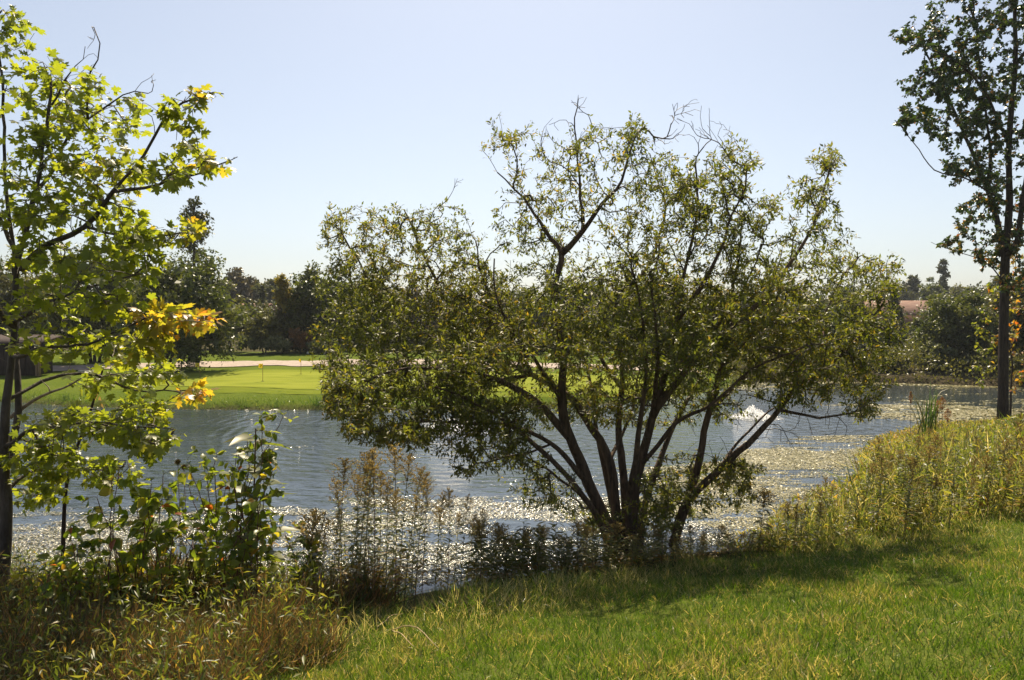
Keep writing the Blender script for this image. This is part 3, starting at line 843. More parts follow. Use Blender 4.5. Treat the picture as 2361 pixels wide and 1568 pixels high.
for q, (vx, vt, hw) in enumerate([(1960, 655, 45), (2020, 650, 42), (2075, 652, 38), (2150, 640, 36), (2205, 648, 36), (2250, 640, 38), (2300, 632, 34), (2345, 640, 40), (2400, 640, 42), (2460, 645, 45), (2530, 640, 50), (2610, 640, 55)]):
    bg_tree('skyline_tree', 'distant hazy green tree in the wood along the skyline by the bay', 'tree', vx, vt, 770, hw, 105 + (q * 17) % 25, M[['bg_green', 'bg_olive', 'bg_dark'][q % 3]], 2200, 0.28, 36, group='skyline trees beyond the bay', seed=100 + q)
for q, (vx, vt, hw, D, mm, lab) in enumerate([(470, 690, 60, 47, 'bg_dark', 'dark bush filling the gap below the slender poplar'), (600, 690, 55, 56, 'bg_dark', 'dark thicket tree hiding the wall of the brown roofed house'), (740, 690, 60, 47, 'bg_dark', 'dark bush between the feathery tree and the willow'),
                                              (1895, 665, 65, 50, 'bg_green', 'green bush before the left end of the long brown roof'), (1975, 672, 62, 52, 'bg_olive', 'olive bush covering the middle of the long brown roof'), (2120, 735, 40, 50, 'bg_green', 'dark bush under the eave of the long brown roof'), (2172, 668, 42, 48, 'bg_green', 'green bush at the right end of the long brown roof'),
                                              (2300, 672, 70, 45, 'bg_olive', 'olive bush behind the tall trunk'), (2040, 735, 70, 44, 'bg_olive', 'spreading olive bush in front of the dark cedar'), (1960, 720, 70, 43, 'bg_green', 'green bush on the far shore behind the willow tips'), (2250, 700, 50, 42, 'bg_green', 'green bush pressed against the grey green willow shrub'), (120, 650, 90, 44, 'bg_dark', 'dark bush behind the maple trunk'), (330, 650, 90, 45, 'bg_dark', 'dark bush behind the glossy leaning shrub')]):
    bg_tree('filler_bush', lab, 'shrub', vx, vt, 815, hw, D, M[mm], 2600, 0.15, 36, seed=170 + q, trunk=False)
# left continuation of the wood
for q, vx in enumerate([-520, -420, -330, -240, -150, -60, 50, 130, 300, 400]):
    bg_tree('edge_tree', 'woodland tree behind the shrubs left of the green', 'tree', vx, 610 + (q * 23) % 30, 815, 75, 58 + (q * 7) % 12, M[['bg_green', 'bg_dark', 'bg_olive', 'bg_brown'][q % 4]], 3200, 0.2, 40, group='woodland trees left of the green', seed=130 + q)
for q, vx in enumerate([2470, 2580, 2700]):
    bg_tree('bay_tree', 'leafy tree standing on the right bank of the bay', 'tree', vx, 600 + 20 * q, 870, 85, 36 + q, M[['bg_green', 'bg_dark', 'bg_olive'][q % 3]], 4200, 0.13, 45, group='trees on the right bank of the bay', seed=150 + q)

# far wood that closes the horizon
rg = np.random.default_rng(3)
n = 34000
fx = rg.uniform(-190, 190, n); fd = rg.uniform(135, 165, n)
hh_ = 5.2 + 1.6 * np.sin(fx * 0.11) + 1.2 * np.sin(fx * 0.37 + 2) + 0.7 * np.sin(fx * 0.9)
fz = G(fx, fd) + rg.random(n) ** 0.8 * hh_
P = np.stack([fx, fd, fz], -1)
V, F, r = scatter(DIAMOND, P, norm(rg.normal(size=(n, 3))), norm(rg.normal(size=(n, 3)) + np.array([0, 0, 0.8])), rg.uniform(0.5, 1.1, n), rg.random(n))
tag(obj('far_wood', make_mesh('far_wood', V, F, r, False, M['bg_dark'])), 'distant wood closing the horizon behind everything', 'wood', kind='stuff')
# meadow of tall weeds beyond the bay
n = 52000
mx_ = rg.uniform(9.3, 30, n); my_ = rg.uniform(30.5, 50, n)
ok = (pond_sd(mx_, my_) > 0.0) & (my_ > 17 + 0.55 * np.minimum(mx_, 26))
mx_, my_ = mx_[ok], my_[ok]; n = len(mx_)
mh = (0.75 + 0.3 * np.sin(mx_ * 1.1) * np.sin(my_ * 0.9) + 0.25 * rg.random(n)) * np.clip(pond_sd(mx_, my_) / 1.2 + .25, .25, 1)
P = np.stack([mx_, my_, G(mx_, my_) + mh * rg.random(n) ** 0.6], -1)
V, F, r = scatter(DIAMOND, P, norm(rg.normal(0, 0.8, (n, 3)) + np.array([0, 0, 0.6])), norm(rg.normal(size=(n, 3)) + np.array([0, 0, 0.5])), rg.uniform(0.1, 0.2, n), np.clip(rg.normal(0.4, 0.25, n), 0, 1), .7)
tag(obj('meadow', make_mesh('meadow', V, F, r, False, M['bg_olive'])), 'tall brownish weeds of the meadow between bay and house', 'meadow', kind='stuff')


# ------------------------------------------------------------------ houses and shed
def house(name, label, x0, x1, D, z_ridge, z_eave, depth, rz=0.0):
    xc = (x0 + x1) / 2; bz = float(G(xc, D)); L = x1 - x0
    e = empty(name, (xc, D, bz), label, 'house'); e.rotation_euler[2] = rz
    zr, ze = z_ridge - bz, z_eave - bz
    b = MB(); b.box((0, 0, ze / 2 - 0.2), (L - 0.8, depth - 0.8, ze + 0.4)); obj('wall', b.mesh('wall', M['house_wall']), e)
    t = 0.14
    V = []
    for sx in (-L / 2, L / 2):
        V += [[sx, -depth / 2, ze], [sx, 0, zr], [sx, depth / 2, ze], [sx, -depth / 2, ze + t], [sx, 0, zr + t], [sx, depth / 2, ze + t]]
    F = [[3, 9, 10, 4], [4, 10, 11, 5], [0, 1, 7, 6], [1, 2, 8, 7], [0, 6, 9, 3], [2, 5, 11, 8], [0, 3, 4, 1], [1, 4, 5, 2], [6, 7, 10, 9], [7, 8, 11, 10]]
    rf = obj('roof', make_mesh('roof', np.array(V), [np.array(F)], None, False, M['roof']), e)
    for sx in (-1, 1):
        g = MB(); g.add([[sx * (L / 2 - 0.42), -depth / 2 + 0.45, ze - 0.05], [sx * (L / 2 - 0.42), depth / 2 - 0.45, ze - 0.05], [sx * (L / 2 - 0.42), 0, zr - 0.1], [sx * (L / 2 - 0.5), -depth / 2 + 0.45, ze - 0.05], [sx * (L / 2 - 0.5), depth / 2 - 0.45, ze - 0.05], [sx * (L / 2 - 0.5), 0, zr - 0.1]], [np.array([[0, 1, 2], [3, 5, 4]]), np.array([[0, 2, 5, 3], [1, 4, 5, 2], [0, 3, 4, 1]])])
        obj('gable', g.mesh('gable', M['house_wall']), e)
    for wx in np.arange(-L / 2 + 1.6, L / 2 - 1.2, 2.6):
        w_ = MB(); w_.box((wx, -depth / 2 + 0.385, ze * 0.52), (1.1, 0.05, 0.95)); wo_ = obj('window', w_.mesh('window', M['white_paint']), e)
        w_ = MB(); w_.box((wx, -depth / 2 + 0.352, ze * 0.52), (0.92, 0.02, 0.78)); obj('pane', w_.mesh('pane', M['glass']), wo_)
    return e


ra = W(1905, 697, 62); rb = W(2165, 697, 62); re_ = W(2000, 727, 59)
house('house', 'house with a long pinkish brown roof half hidden behind the cedar', ra[0], rb[0], 62, ra[2], re_[2], 6.4)
ra = W(548, 703, 70); rb = W(630, 703, 70); re_ = W(600, 731, 67.2)
house('house', 'house with a small brown roof glimpsed between the far dark trees', ra[0], rb[0], 70, ra[2], re_[2], 6.0, R(-14))

# wooden shed at the left edge, each board its own piece
sb = ground_hit(60, 868)
sx1 = float(W(82, 868, sb[1])[0]); sL = 3.0; sz = float(G(sx1 - 1.2, sb[1])); sH = 1.3
she = empty('garden_shed', (sx1 - sL / 2, sb[1], sz), 'dark brown board shed behind the maple trunk', 'shed')
b = MB(); b.box((0, 0.65, sH / 2), (sL - 0.06, 1.2, sH)); obj('wall', b.mesh('wall', M['shed_wood']), she)
nb = 14
for k in range(nb):
    w_ = sL / nb
    b = MB(); b.box((0, 0, 0), (w_ - 0.012, 0.03, sH - 0.02)); 
    if k == 0: bme = b.mesh('board', M['shed_wood'])
    obj('board', bme, she, (-sL / 2 + w_ * (k + 0.5), 0.03 - 0.006 * (k % 3), sH / 2))
for k, q in enumerate((sL / 2 + 0.06, sL / 2 + 0.18)):
    b = MB(); b.box((0, 0, 0), (0.07, 0.08, sH + 0.02)); obj('corner_post', b.mesh('corner_post', M['shed_post']), she, (q, -0.02, sH / 2 - 0.02))
b = MB(); V = [[-sL / 2 - 0.2, -0.25, sH], [sL / 2 + 0.35, -0.25, sH], [sL / 2 + 0.35, 1.45, sH + 0.3], [-sL / 2 - 0.2, 1.45, sH + 0.3]]
V = V + [[p[0], p[1], p[2] + 0.08] for p in V]
b.add(V, [np.array([[0, 3, 2, 1], [4, 5, 6, 7], [0, 1, 5, 4], [1, 2, 6, 5], [2, 3, 7, 6], [3, 0, 4, 7]])]); obj('roof', b.mesh('roof', M['shed_wood']), she)
for k, (vx0, vy0, L_) in enumerate([(162, 866, 0.42), (205, 858, 0.85)]):
    p = ground_hit(vx0, vy0); b = MB(); b.box((0, 0, 0.03), (L_, 0.12, 0.10), rz=0.08)
    tag(obj('edging_stone', b.mesh('edging_stone', M['concrete']), None, (p[0], p[1], float(G(p[0], p[1])))), ['short pale edging stone beside the shed', 'long pale edging stone on the grass by the path'][k], 'stone')


# ------------------------------------------------------------------ things on the golf green
def flag(label, vx, vy, Hh, lean=(0, 0), mark=None, half=False):
    p = ground_hit(vx, vy); z = float(G(p[0], p[1])) + 0.02
    e = empty('flagstick', (p[0], p[1], z), label, 'flag')
    b = MB(); tp = np.array([lean[0], lean[1], Hh])
    b.tube(np.array([[0, 0, -0.05], tp * 0.5, tp]), 0.0085, 7); obj('pole', b.mesh('pole', M['pole'], True), e)
    fw, fh = (0.15, 0.155) if not half else (0.085, 0.15)
    nxx = 7; xs = np.linspace(0, -fw, nxx); V = []
    for s in (0.0015, -0.0015):
        for zz in (0, -fh):
            for x in xs: V.append([tp[0] + x, tp[1] + 0.02 * math.sin(-x * 26) + s, Hh - 0.01 + zz - 0.12 * x * (1 if half else 0.3) + (0.05 * (-x / fw) if half and zz < 0 else 0)])
    Q = []
    for s in (0, 1):
        o_ = s * 2 * nxx
        for k in range(nxx - 1): Q.append([o_ + k, o_ + k + 1, o_ + nxx + k + 1, o_ + nxx + k])
    fl = obj('flag', make_mesh('flag', np.array(V), [np.array(Q)], np.full(len(V), 0.5), True, M['flag']), e)
    if mark:
        # numeral drawn as thin strips on the cloth
        segs = {'2': [(0.3, 0.85, 0.7, 0.85), (0.7, 0.85, 0.7, 0.55), (0.7, 0.52, 0.35, 0.4), (0.3, 0.4, 0.3, 0.15), (0.3, 0.15, 0.72, 0.15)], '4': [(0.35, 0.85, 0.35, 0.45), (0.35, 0.45, 0.75, 0.45), (0.62, 0.8, 0.62, 0.15)]}[mark]
        m2 = MB()
        for (x0, y0, x1, y1) in segs:
            a = np.array([tp[0] - fw * (1 - x0) * 1.0, tp[1] + 0.02 * math.sin(fw * (1 - x0) * 26) - 0.006, Hh - 0.01 - fh * (1 - (0.15 + 0.7 * y0))])
            c = np.array([tp[0] - fw * (1 - x1) * 1.0, tp[1] + 0.02 * math.sin(fw * (1 - x1) * 26) - 0.006, Hh - 0.01 - fh * (1 - (0.15 + 0.7 * y1))])
            m2.tube(np.array([a, (a + c) / 2, c]), 0.008, 4)
        obj('numeral', m2.mesh('numeral', M['flag_mark']), fl)
    b = MB(); b.tube(np.array([[0, 0, 0.004], [0, 0, 0.008]]), 0.054, 16); obj('hole_cup', b.mesh('hole_cup', M['black_plastic']), e)
    return e


flag('yellow flag with a dark number standing upright in the middle of the green', 606, 881, 0.66, (0, 0), '2')
flag('yellow flag hanging half folded on a stick near the back of the green', 694, 864, 0.62, (0, 0), None, True)
flag('yellow flag on a tilted stick in front of the mesh basket', 462, 871, 0.56, (-0.05, 0.02), '4')

# wire mesh basket
p = ground_hit(445, 848)
e = empty('mesh_basket', (p[0], p[1], float(G(p[0], p[1])) + 0.0), 'dark wire mesh basket, wider at the bottom, beside the path', 'basket')
Hb, r0, r1 = 0.55, 0.235, 0.19
fr = MB()
th = np.linspace(0, 2 * np.pi, 25)
for zz, rr_ in ((0.02, r0), (Hb, r1)):
    fr = MB(); fr.tube(np.stack([rr_ * np.cos(th), rr_ * np.sin(th), np.full(25, zz)], -1), 0.013, 6, cap=False)
    obj('rim', fr.mesh('rim', M['black_metal'], True), e)
ms_ = MB()
for a in np.linspace(0, 2 * np.pi, 44, endpoint=False):
    ms_.tube(np.array([[r0 * math.cos(a), r0 * math.sin(a), 0.02], [(r0 + r1) / 2 * math.cos(a + 0.07), (r0 + r1) / 2 * math.sin(a + 0.07), Hb / 2], [r1 * math.cos(a), r1 * math.sin(a), Hb]]), 0.0042, 4, cap=False)
for zz in np.linspace(0.05, Hb - 0.03, 16):
    rr_ = r0 + (r1 - r0) * zz / Hb
    ms_.tube(np.stack([rr_ * np.cos(th), rr_ * np.sin(th), np.full(25, zz)], -1), 0.0036, 4, cap=False)
obj('wire_mesh', ms_.mesh('wire_mesh', M['black_metal']), e, kind='stuff')
# ball-washer post
p = ground_hit(419, 855)
e = empty('ball_washer', (p[0], p[1], float(G(p[0], p[1]))), 'black post with hanging fittings beside the mesh basket', 'post')
b = MB(); b.tube(np.array([[0, 0, -0.1], [0, 0, 0.5], [0, 0, 0.98]]), 0.026, 10); obj('post', b.mesh('post', M['black_metal'], True), e)
b = MB(); b.box((0, 0, 0.95), (0.36, 0.05, 0.05)); obj('crossbar', b.mesh('crossbar', M['black_metal']), e)
for sx in (-0.13, 0.12):
    b = MB(); b.tube(np.array([[sx, -0.01, 0.50], [sx, -0.01, 0.54], [sx, -0.01, 0.9], [sx, -0.01, 0.93]]), [0.03, 0.055, 0.05, 0.02], 10); obj('canister', b.mesh('canister', M['black_plastic'], True), e)
b = MB(); b.tube(np.array([[0, 0, 0.98], [0, 0, 1.0], [0, 0, 1.03]]), [0.03, 0.06, 0.0], 10); obj('cap', b.mesh('cap', M['white_paint'], True), e)
b = MB(); b.box((-0.02, 0, 0.02), (0.26, 0.2, 0.05)); obj('foot_plate', b.mesh('foot_plate', M['black_metal']), e)
# tee markers on the far lawn
for k, (vx, vy) in enumerate([(710, 817), (747, 818)]):
    p = ground_hit(vx, vy); b = MB()
    u = np.linspace(0, np.pi, 9)
    b.tube(np.stack([0 * u, 0 * u, 0.07 - 0.07 * np.cos(u)], -1), 0.07 * np.sin(u) + 0.001, 12)
    e = tag(obj('tee_marker', b.mesh('tee_marker', M['white_paint'], True), None, (p[0], p[1], float(G(p[0], p[1])))), ['white ball-shaped tee marker on the far lawn below the orange bush', 'white ball-shaped tee marker beside the willow edge on the far lawn'][k], 'marker')
    b = MB(); b.tube(np.array([[0, 0, -0.12], [0, 0, 0.0], [0, 0, 0.01]]), 0.01, 6); obj('spike', b.mesh('spike', M['black_metal']), e)


# ------------------------------------------------------------------ fountains
def icos():
    t = (1 + 5 ** 0.5) / 2
    V = norm(np.array([[-1, t, 0], [1, t, 0], [-1, -t, 0], [1, -t, 0], [0, -1, t], [0, 1, t], [0, -1, -t], [0, 1, -t], [t, 0, -1], [t, 0, 1], [-t, 0, -1], [-t, 0, 1]]))
    F = [[0, 11, 5], [0, 5, 1], [0, 1, 7], [0, 7, 10], [0, 10, 11], [1, 5, 9], [5, 11, 4], [11, 10, 2], [10, 7, 6], [7, 1, 8], [3, 9, 4], [3, 4, 2], [3, 2, 6], [3, 6, 8], [3, 8, 9], [4, 9, 5], [2, 4, 11], [6, 2, 10], [8, 6, 7], [9, 8, 1]]
    return V, [F]


ICO = icos()
for k, (fx_, fy_, rad_, hgt, lab) in enumerate([(FOUNTAINS[0][0], FOUNTAINS[0][1], 0.62, 0.24, 'white bubbling fountain behind the left willow branches'), (FOUNTAINS[1][0], FOUNTAINS[1][1], 0.55, 0.30, 'white splashing fountain on open water right of the willow')]):
    e = empty('fountain', (fx_, fy_, 0.0), lab, 'fountain')
    n = 5200
    a = rg.random(n) * 2 * np.pi; q = rg.random(n) ** 0.7
    rr_ = rad_ * q
    zz = hgt * (1 - q ** 0.9) * (0.1 + 0.95 * rg.random(n) ** 0.7) * (.45 + 1.1 * vnoise(a * 4 + 9 * k, q * 5, 71)) + 0.008
    P = np.stack([rr_ * np.cos(a), rr_ * np.sin(a), zz], -1)
    V, F, r = scatter(DIAMOND, P, norm(rg.normal(size=(n, 3))), norm(rg.normal(size=(n, 3))), rg.uniform(0.015, 0.05, n), rg.random(n))
    obj('spray', make_mesh('spray', V, F, r, False, M['foam_and_glint']), e, kind='stuff')
    u_ = np.linspace(0, 1, 14); a_ = np.linspace(0, 2 * np.pi, 36, endpoint=False)
    U_, A2 = np.meshgrid(u_, a_, indexing='ij')
    zz = hgt * .3 * (1 - U_ ** 2) * (.55 + .9 * vnoise(A2 * 5 + 3, U_ * 7 + k, 40 + k)) - .004
    V = np.stack([rad_ * .82 * U_ * np.cos(A2), rad_ * .82 * U_ * np.sin(A2), zz], -1).reshape(-1, 3)
    q_ = (np.arange(13)[:, None] * 36 + np.arange(36)[None]); q2 = (np.arange(13)[:, None] * 36 + (np.arange(36)[None] + 1) % 36)
    obj('foam_mound', make_mesh('foam_mound', V, [np.stack([q_, q_ + 36, q2 + 36, q2], -1).reshape(-1, 4)], np.full(len(V), .8), False, M['foam_and_glint']), e)
    n = 1500 - 500 * k
    a = rg.random(n) * 2 * np.pi; rr_ = rad_ * (0.3 + (2.4 - 1.1 * k) * rg.random(n) ** 1.1)  # foam close in; the wide left ring of white flakes imitates sun glints
    P = np.stack([rr_ * np.cos(a), rr_ * np.sin(a), np.full(n, 0.005)], -1)
    V, F, r = scatter((ICO[0] * np.array([1, 1, 0.35]), ICO[1]), P, np.tile([0, 1.0, 0], (n, 1)), norm(rg.normal(0, 0.1, (n, 3)) + np.array([0, 0, 1])), rg.uniform(0.012, 0.04, n), rg.random(n))
    obj('foam_and_glint', make_mesh('foam_and_glint', V, F, r, True, M['foam_and_glint']), e, kind='stuff')


# ------------------------------------------------------------------ duckweed on the water
def weed_mask(x, y):
    s = -pond_sd(x, y)
    nzz = 0.46 * vnoise(x * 0.55 + 3, y * 1.5 + 9, 1) + 0.34 * vnoise(x * 1.5, y * 5.6, 2) + 0.2 * vnoise(x * 4.2, y * 13, 3)
    # near margin: the mat reaches about 4 m out on the left, further at the right-hand bend
    edge = np.interp(x, [-12, -6, -3.5, -1, 1, 3, 5, 7, 9], [11.2, 11.6, 12.0, 12.6, 12.7, 14.6, 17.0, 18.6, 20.5])
    w1 = np.clip((edge - y) / 1.0, -1.5, 1)
    w1 = np.where(x > 9.5, -1, w1)
    # mat in the right bay
    w2 = np.clip(1 - np.abs(y - (22.6 + 0.28 * (x - 12))) / 3.4, -1.5, 1) * np.clip((x - 10.2) / 1.2, -1, 1)
    w2 = np.where(x > 10.2, w2, -1)
    # thin scum line along the far shore of the bay
    w3 = np.where((x > 9) & (y > 30), np.clip(1 - (s - 0.5) / 1.0, -1.2, 0.7), -1)
    w4 = np.where((y > 22) & (s < 0.16) & (s > -0.05), 0.5, -1)
    w = np.maximum(np.maximum(w1, w2), np.maximum(w3, w4))
    return (nzz - 0.5) * 2.4 + w * 0.55 - 0.08, s


n = 560000
dx = np.concatenate([rg.uniform(-9, 9.5, n), rg.uniform(9.5, 24, n // 4), rg.uniform(-18, 20, n // 8)])
dy = np.concatenate([8.0 + 11 * rg.random(n) ** 1.25, rg.uniform(19, 37, n // 4), rg.uniform(22, 30, n // 8)])
mk, s_ = weed_mask(dx, dy)
ok = (s_ > 0.0) & (mk > rg.random(len(dx)) ** .8 * 0.5)
dx, dy = dx[ok], dy[ok]
if len(dx) > 130000:
    kp = rg.choice(len(dx), 130000, replace=False); dx, dy = dx[kp], dy[kp]
n = len(dx)
P = np.stack([dx, dy, rg.uniform(0.003, 0.012, n)], -1)
N = norm(rg.normal(0, 0.17, (n, 3)) * np.array([1, 1, 0]) + np.array([0, 0, 1.0]))
A = norm(np.stack([np.cos(t := rg.random(n) * 6.28), np.sin(t), np.zeros(n)], -1))
PENTA = (np.array([[math.cos(a) * 0.62, math.sin(a) * 0.62, 0] for a in np.linspace(0, 2 * np.pi, 3, endpoint=False)]), [[[0, 1, 2]]])
HEX = (np.array([[math.cos(a) * .5 * (1 + .25 * math.sin(3 * i)), math.sin(a) * .5, 0] for i, a in enumerate(np.linspace(0, 2 * np.pi, 4, endpoint=False))]), [[[0, 1, 2, 3]]])
S_ = rg.uniform(0.6, 1.4, n) * np.where(dy > 20, 0.075, 0.024 + .0016 * (dy - 8)); rr2 = rg.random(n)
right = dx > 2.3 + .5 * np.sin(dy * 2)
V, F, r = scatter(HEX, P[~right], A[~right], N[~right], S_[~right], rr2[~right])
tag(obj('duckweed', make_mesh('duckweed', V, F, r, False, M['duckweed'])), 'glittering mats of floating duckweed along the near margin left of the willow', 'duckweed', kind='stuff')
V, F, r = scatter(HEX, P[right], A[right], N[right], S_[right], rr2[right])
tag(obj('floating_algae', make_mesh('floating_algae', V, F, r, False, M['algae'])), 'pale yellowish algae patches floating by the right bank and in the bay', 'algae', kind='stuff')


# ------------------------------------------------------------------ the big willow
WD = 9.35
wb = np.array([W(1450, 1290, WD)[0], WD - 0.1, float(G(W(1450, 1290, WD)[0], WD - 0.1))])
e_w = empty('willow_tree', wb, 'spreading many-stemmed willow with fine leaves at the near water edge', 'tree')
T = Tree(21)


def vp(*pts):
    return [W(a, b, WD + (c if len(p_) > 2 else 0)) for p_ in pts for a, b, c in [tuple(p_) + ((0,) if len(p_) == 2 else ())]]


stems = [
    ([(1435, 1300, .3), (1415, 1180, .5), (1385, 1060, .7), (1370, 940, .9), (1350, 820, 1.1), (1290, 700, 1.3)], .055, .010),
    ([(1452, 1300, -.1), (1450, 1150, -.3), (1475, 1000, -.6), (1490, 870, -.8), (1480, 740, -1.0), (1450, 620, -1.1)], .055, .010),
    ([(1468, 1300, .25), (1490, 1150, .5), (1550, 1000, .8), (1610, 880, 1.0), (1700, 760, 1.2), (1790, 640, 1.3)], .055, .009),
    ([(1420, 1300, -.05), (1370, 1180, -.3), (1290, 1080, -.6), (1200, 1000, -.8), (1090, 930, -1.0), (960, 880, -1.2)], .052, .008),
    ([(1425, 1300, .0), (1400, 1205, .0), (1358, 1115, -.1), (1312, 1010, -.25), (1294, 920, -.3), (1298, 800, -.3), (1284, 690, -.2), (1296, 580, -.1)], .082, .030),
    ([(1440, 1300, .1), (1425, 1180, .1), (1405, 1065, .15), (1352, 975, .2), (1312, 920, .3), (1225, 865, .5), (1120, 822, .7), (1030, 800, .9)], .074, .020),
    ([(1448, 1300, .2), (1440, 1150, .3), (1430, 1020, .45), (1436, 900, .55), (1430, 790, .6), (1440, 690, .7), (1465, 590, .8)], .072, .010),
    ([(1462, 1300, .0), (1460, 1190, -.05), (1472, 1080, -.1), (1502, 955, -.25), (1535, 860, -.3), (1562, 740, -.35), (1585, 610, -.3), (1600, 500, -.25), (1596, 390, -.2)], .072, .010),
    ([(1540, 1300, .3), (1572, 1195, .3), (1606, 1075, .3), (1634, 950, .25), (1660, 850, .2), (1688, 745, .2), (1694, 640, .2), (1712, 500, .25)], .066, .010),
    ([(1560, 1225, .3), (1590, 1150, .2), (1645, 1095, .0), (1722, 1025, -.2), (1790, 948, -.35), (1848, 888, -.4), (1945, 822, -.5), (2035, 720, -.5)], .06, .010),
]
subs = [
    ([(1296, 585, -.1), (1245, 510, .0), (1190, 440, .1), (1150, 400, .2)], .032, .008),
    ([(1296, 585, -.1), (1345, 535, -.2), (1400, 455, -.3), (1440, 390, -.3), (1470, 310, -.3)], .042, .008),
    ([(1345, 535, -.2), (1340, 430, -.1), (1325, 330, .0), (1335, 250, .0)], .02, .005),
    ([(1120, 822, .7), (1050, 730, .8), (1000, 640, .9), (960, 545, .9), (930, 480, .9)], .035, .008),
    ([(1030, 800, .9), (930, 740, 1.0), (850, 650, 1.0), (790, 540, 1.0)], .03, .008),
    ([(1312, 1010, -.25), (1240, 930, -.5), (1130, 872, -.8), (1000, 848, -1.0), (880, 855, -1.2), (800, 900, -1.2)], .05, .010),
    ([(1358, 1115, -.1), (1270, 1025, -.4), (1180, 987, -.7), (1060, 970, -.9), (980, 968, -1.0), (880, 985, -1.1)], .036, .008),
    ([(1400, 1205, .0), (1310, 1120, -.2), (1240, 1060, -.3), (1175, 1040, -.3)], .028, .008),
    ([(1502, 955, -.25), (1575, 862, -.5), (1655, 782, -.7), (1745, 700, -.8), (1830, 600, -.9), (1895, 470, -.9), (1928, 360, -.9)], .055, .008),
    ([(1472, 1080, -.1), (1560, 975, -.5), (1640, 930, -.8), (1730, 860, -1.0), (1850, 800, -1.2)], .032, .009),
    ([(1634, 950, .25), (1720, 870, .6), (1800, 800, .9), (1900, 720, 1.1), (1960, 620, 1.1)], .035, .009),
    ([(1790, 948, -.35), (1890, 960, -.5), (1960, 950, -.6), (2010, 930, -.6)], .018, .006),
    ([(1562, 740, -.35), (1640, 620, -.5), (1690, 500, -.5), (1720, 400, -.5)], .03, .007),
    ([(1436, 900, .55), (1370, 800, .9), (1330, 700, 1.1), (1250, 620, 1.2)], .032, .009),
    ([(1660, 850, .2), (1740, 760, .0), (1800, 660, -.1), (1830, 560, -.1)], .028, .008),
    ([(1440, 690, .7), (1500, 600, 1.0), (1530, 480, 1.1), (1500, 350, 1.1)], .028, .006),
    ([(1225, 865, .5), (1180, 760, .2), (1120, 650, .1), (1090, 560, .1)], .03, .008),
]
subs += [
    ([(1405, 1065, .15), (1450, 960, .8), (1480, 840, 1.2), (1470, 730, 1.4)], .03, .008),
    ([(1502, 955, -.25), (1520, 800, -.9), (1500, 680, -1.2), (1520, 560, -1.3)], .03, .007),
    ([(1294, 920, -.3), (1210, 800, -.8), (1150, 700, -1.0), (1130, 600, -1.0)], .03, .008),
    ([(1645, 1095, .0), (1740, 980, .5), (1850, 900, .9), (1960, 860, 1.0)], .022, .007),
    ([(1225, 865, .5), (1100, 880, .4), (960, 900, .2), (830, 950, .0)], .026, .007),
    ([(1270, 1025, -.4), (1150, 1060, -.6), (1050, 1090, -.7)], .014, .005),
    ([(1535, 860, -.3), (1620, 800, -.2), (1700, 690, .1), (1760, 560, .2)], .026, .007),
]
for k, (P_, a, b) in enumerate(stems): T.stem(vp(*P_), a, b, attach=False)
for (P_, a, b) in subs: T.stem(vp(*P_), a, b)
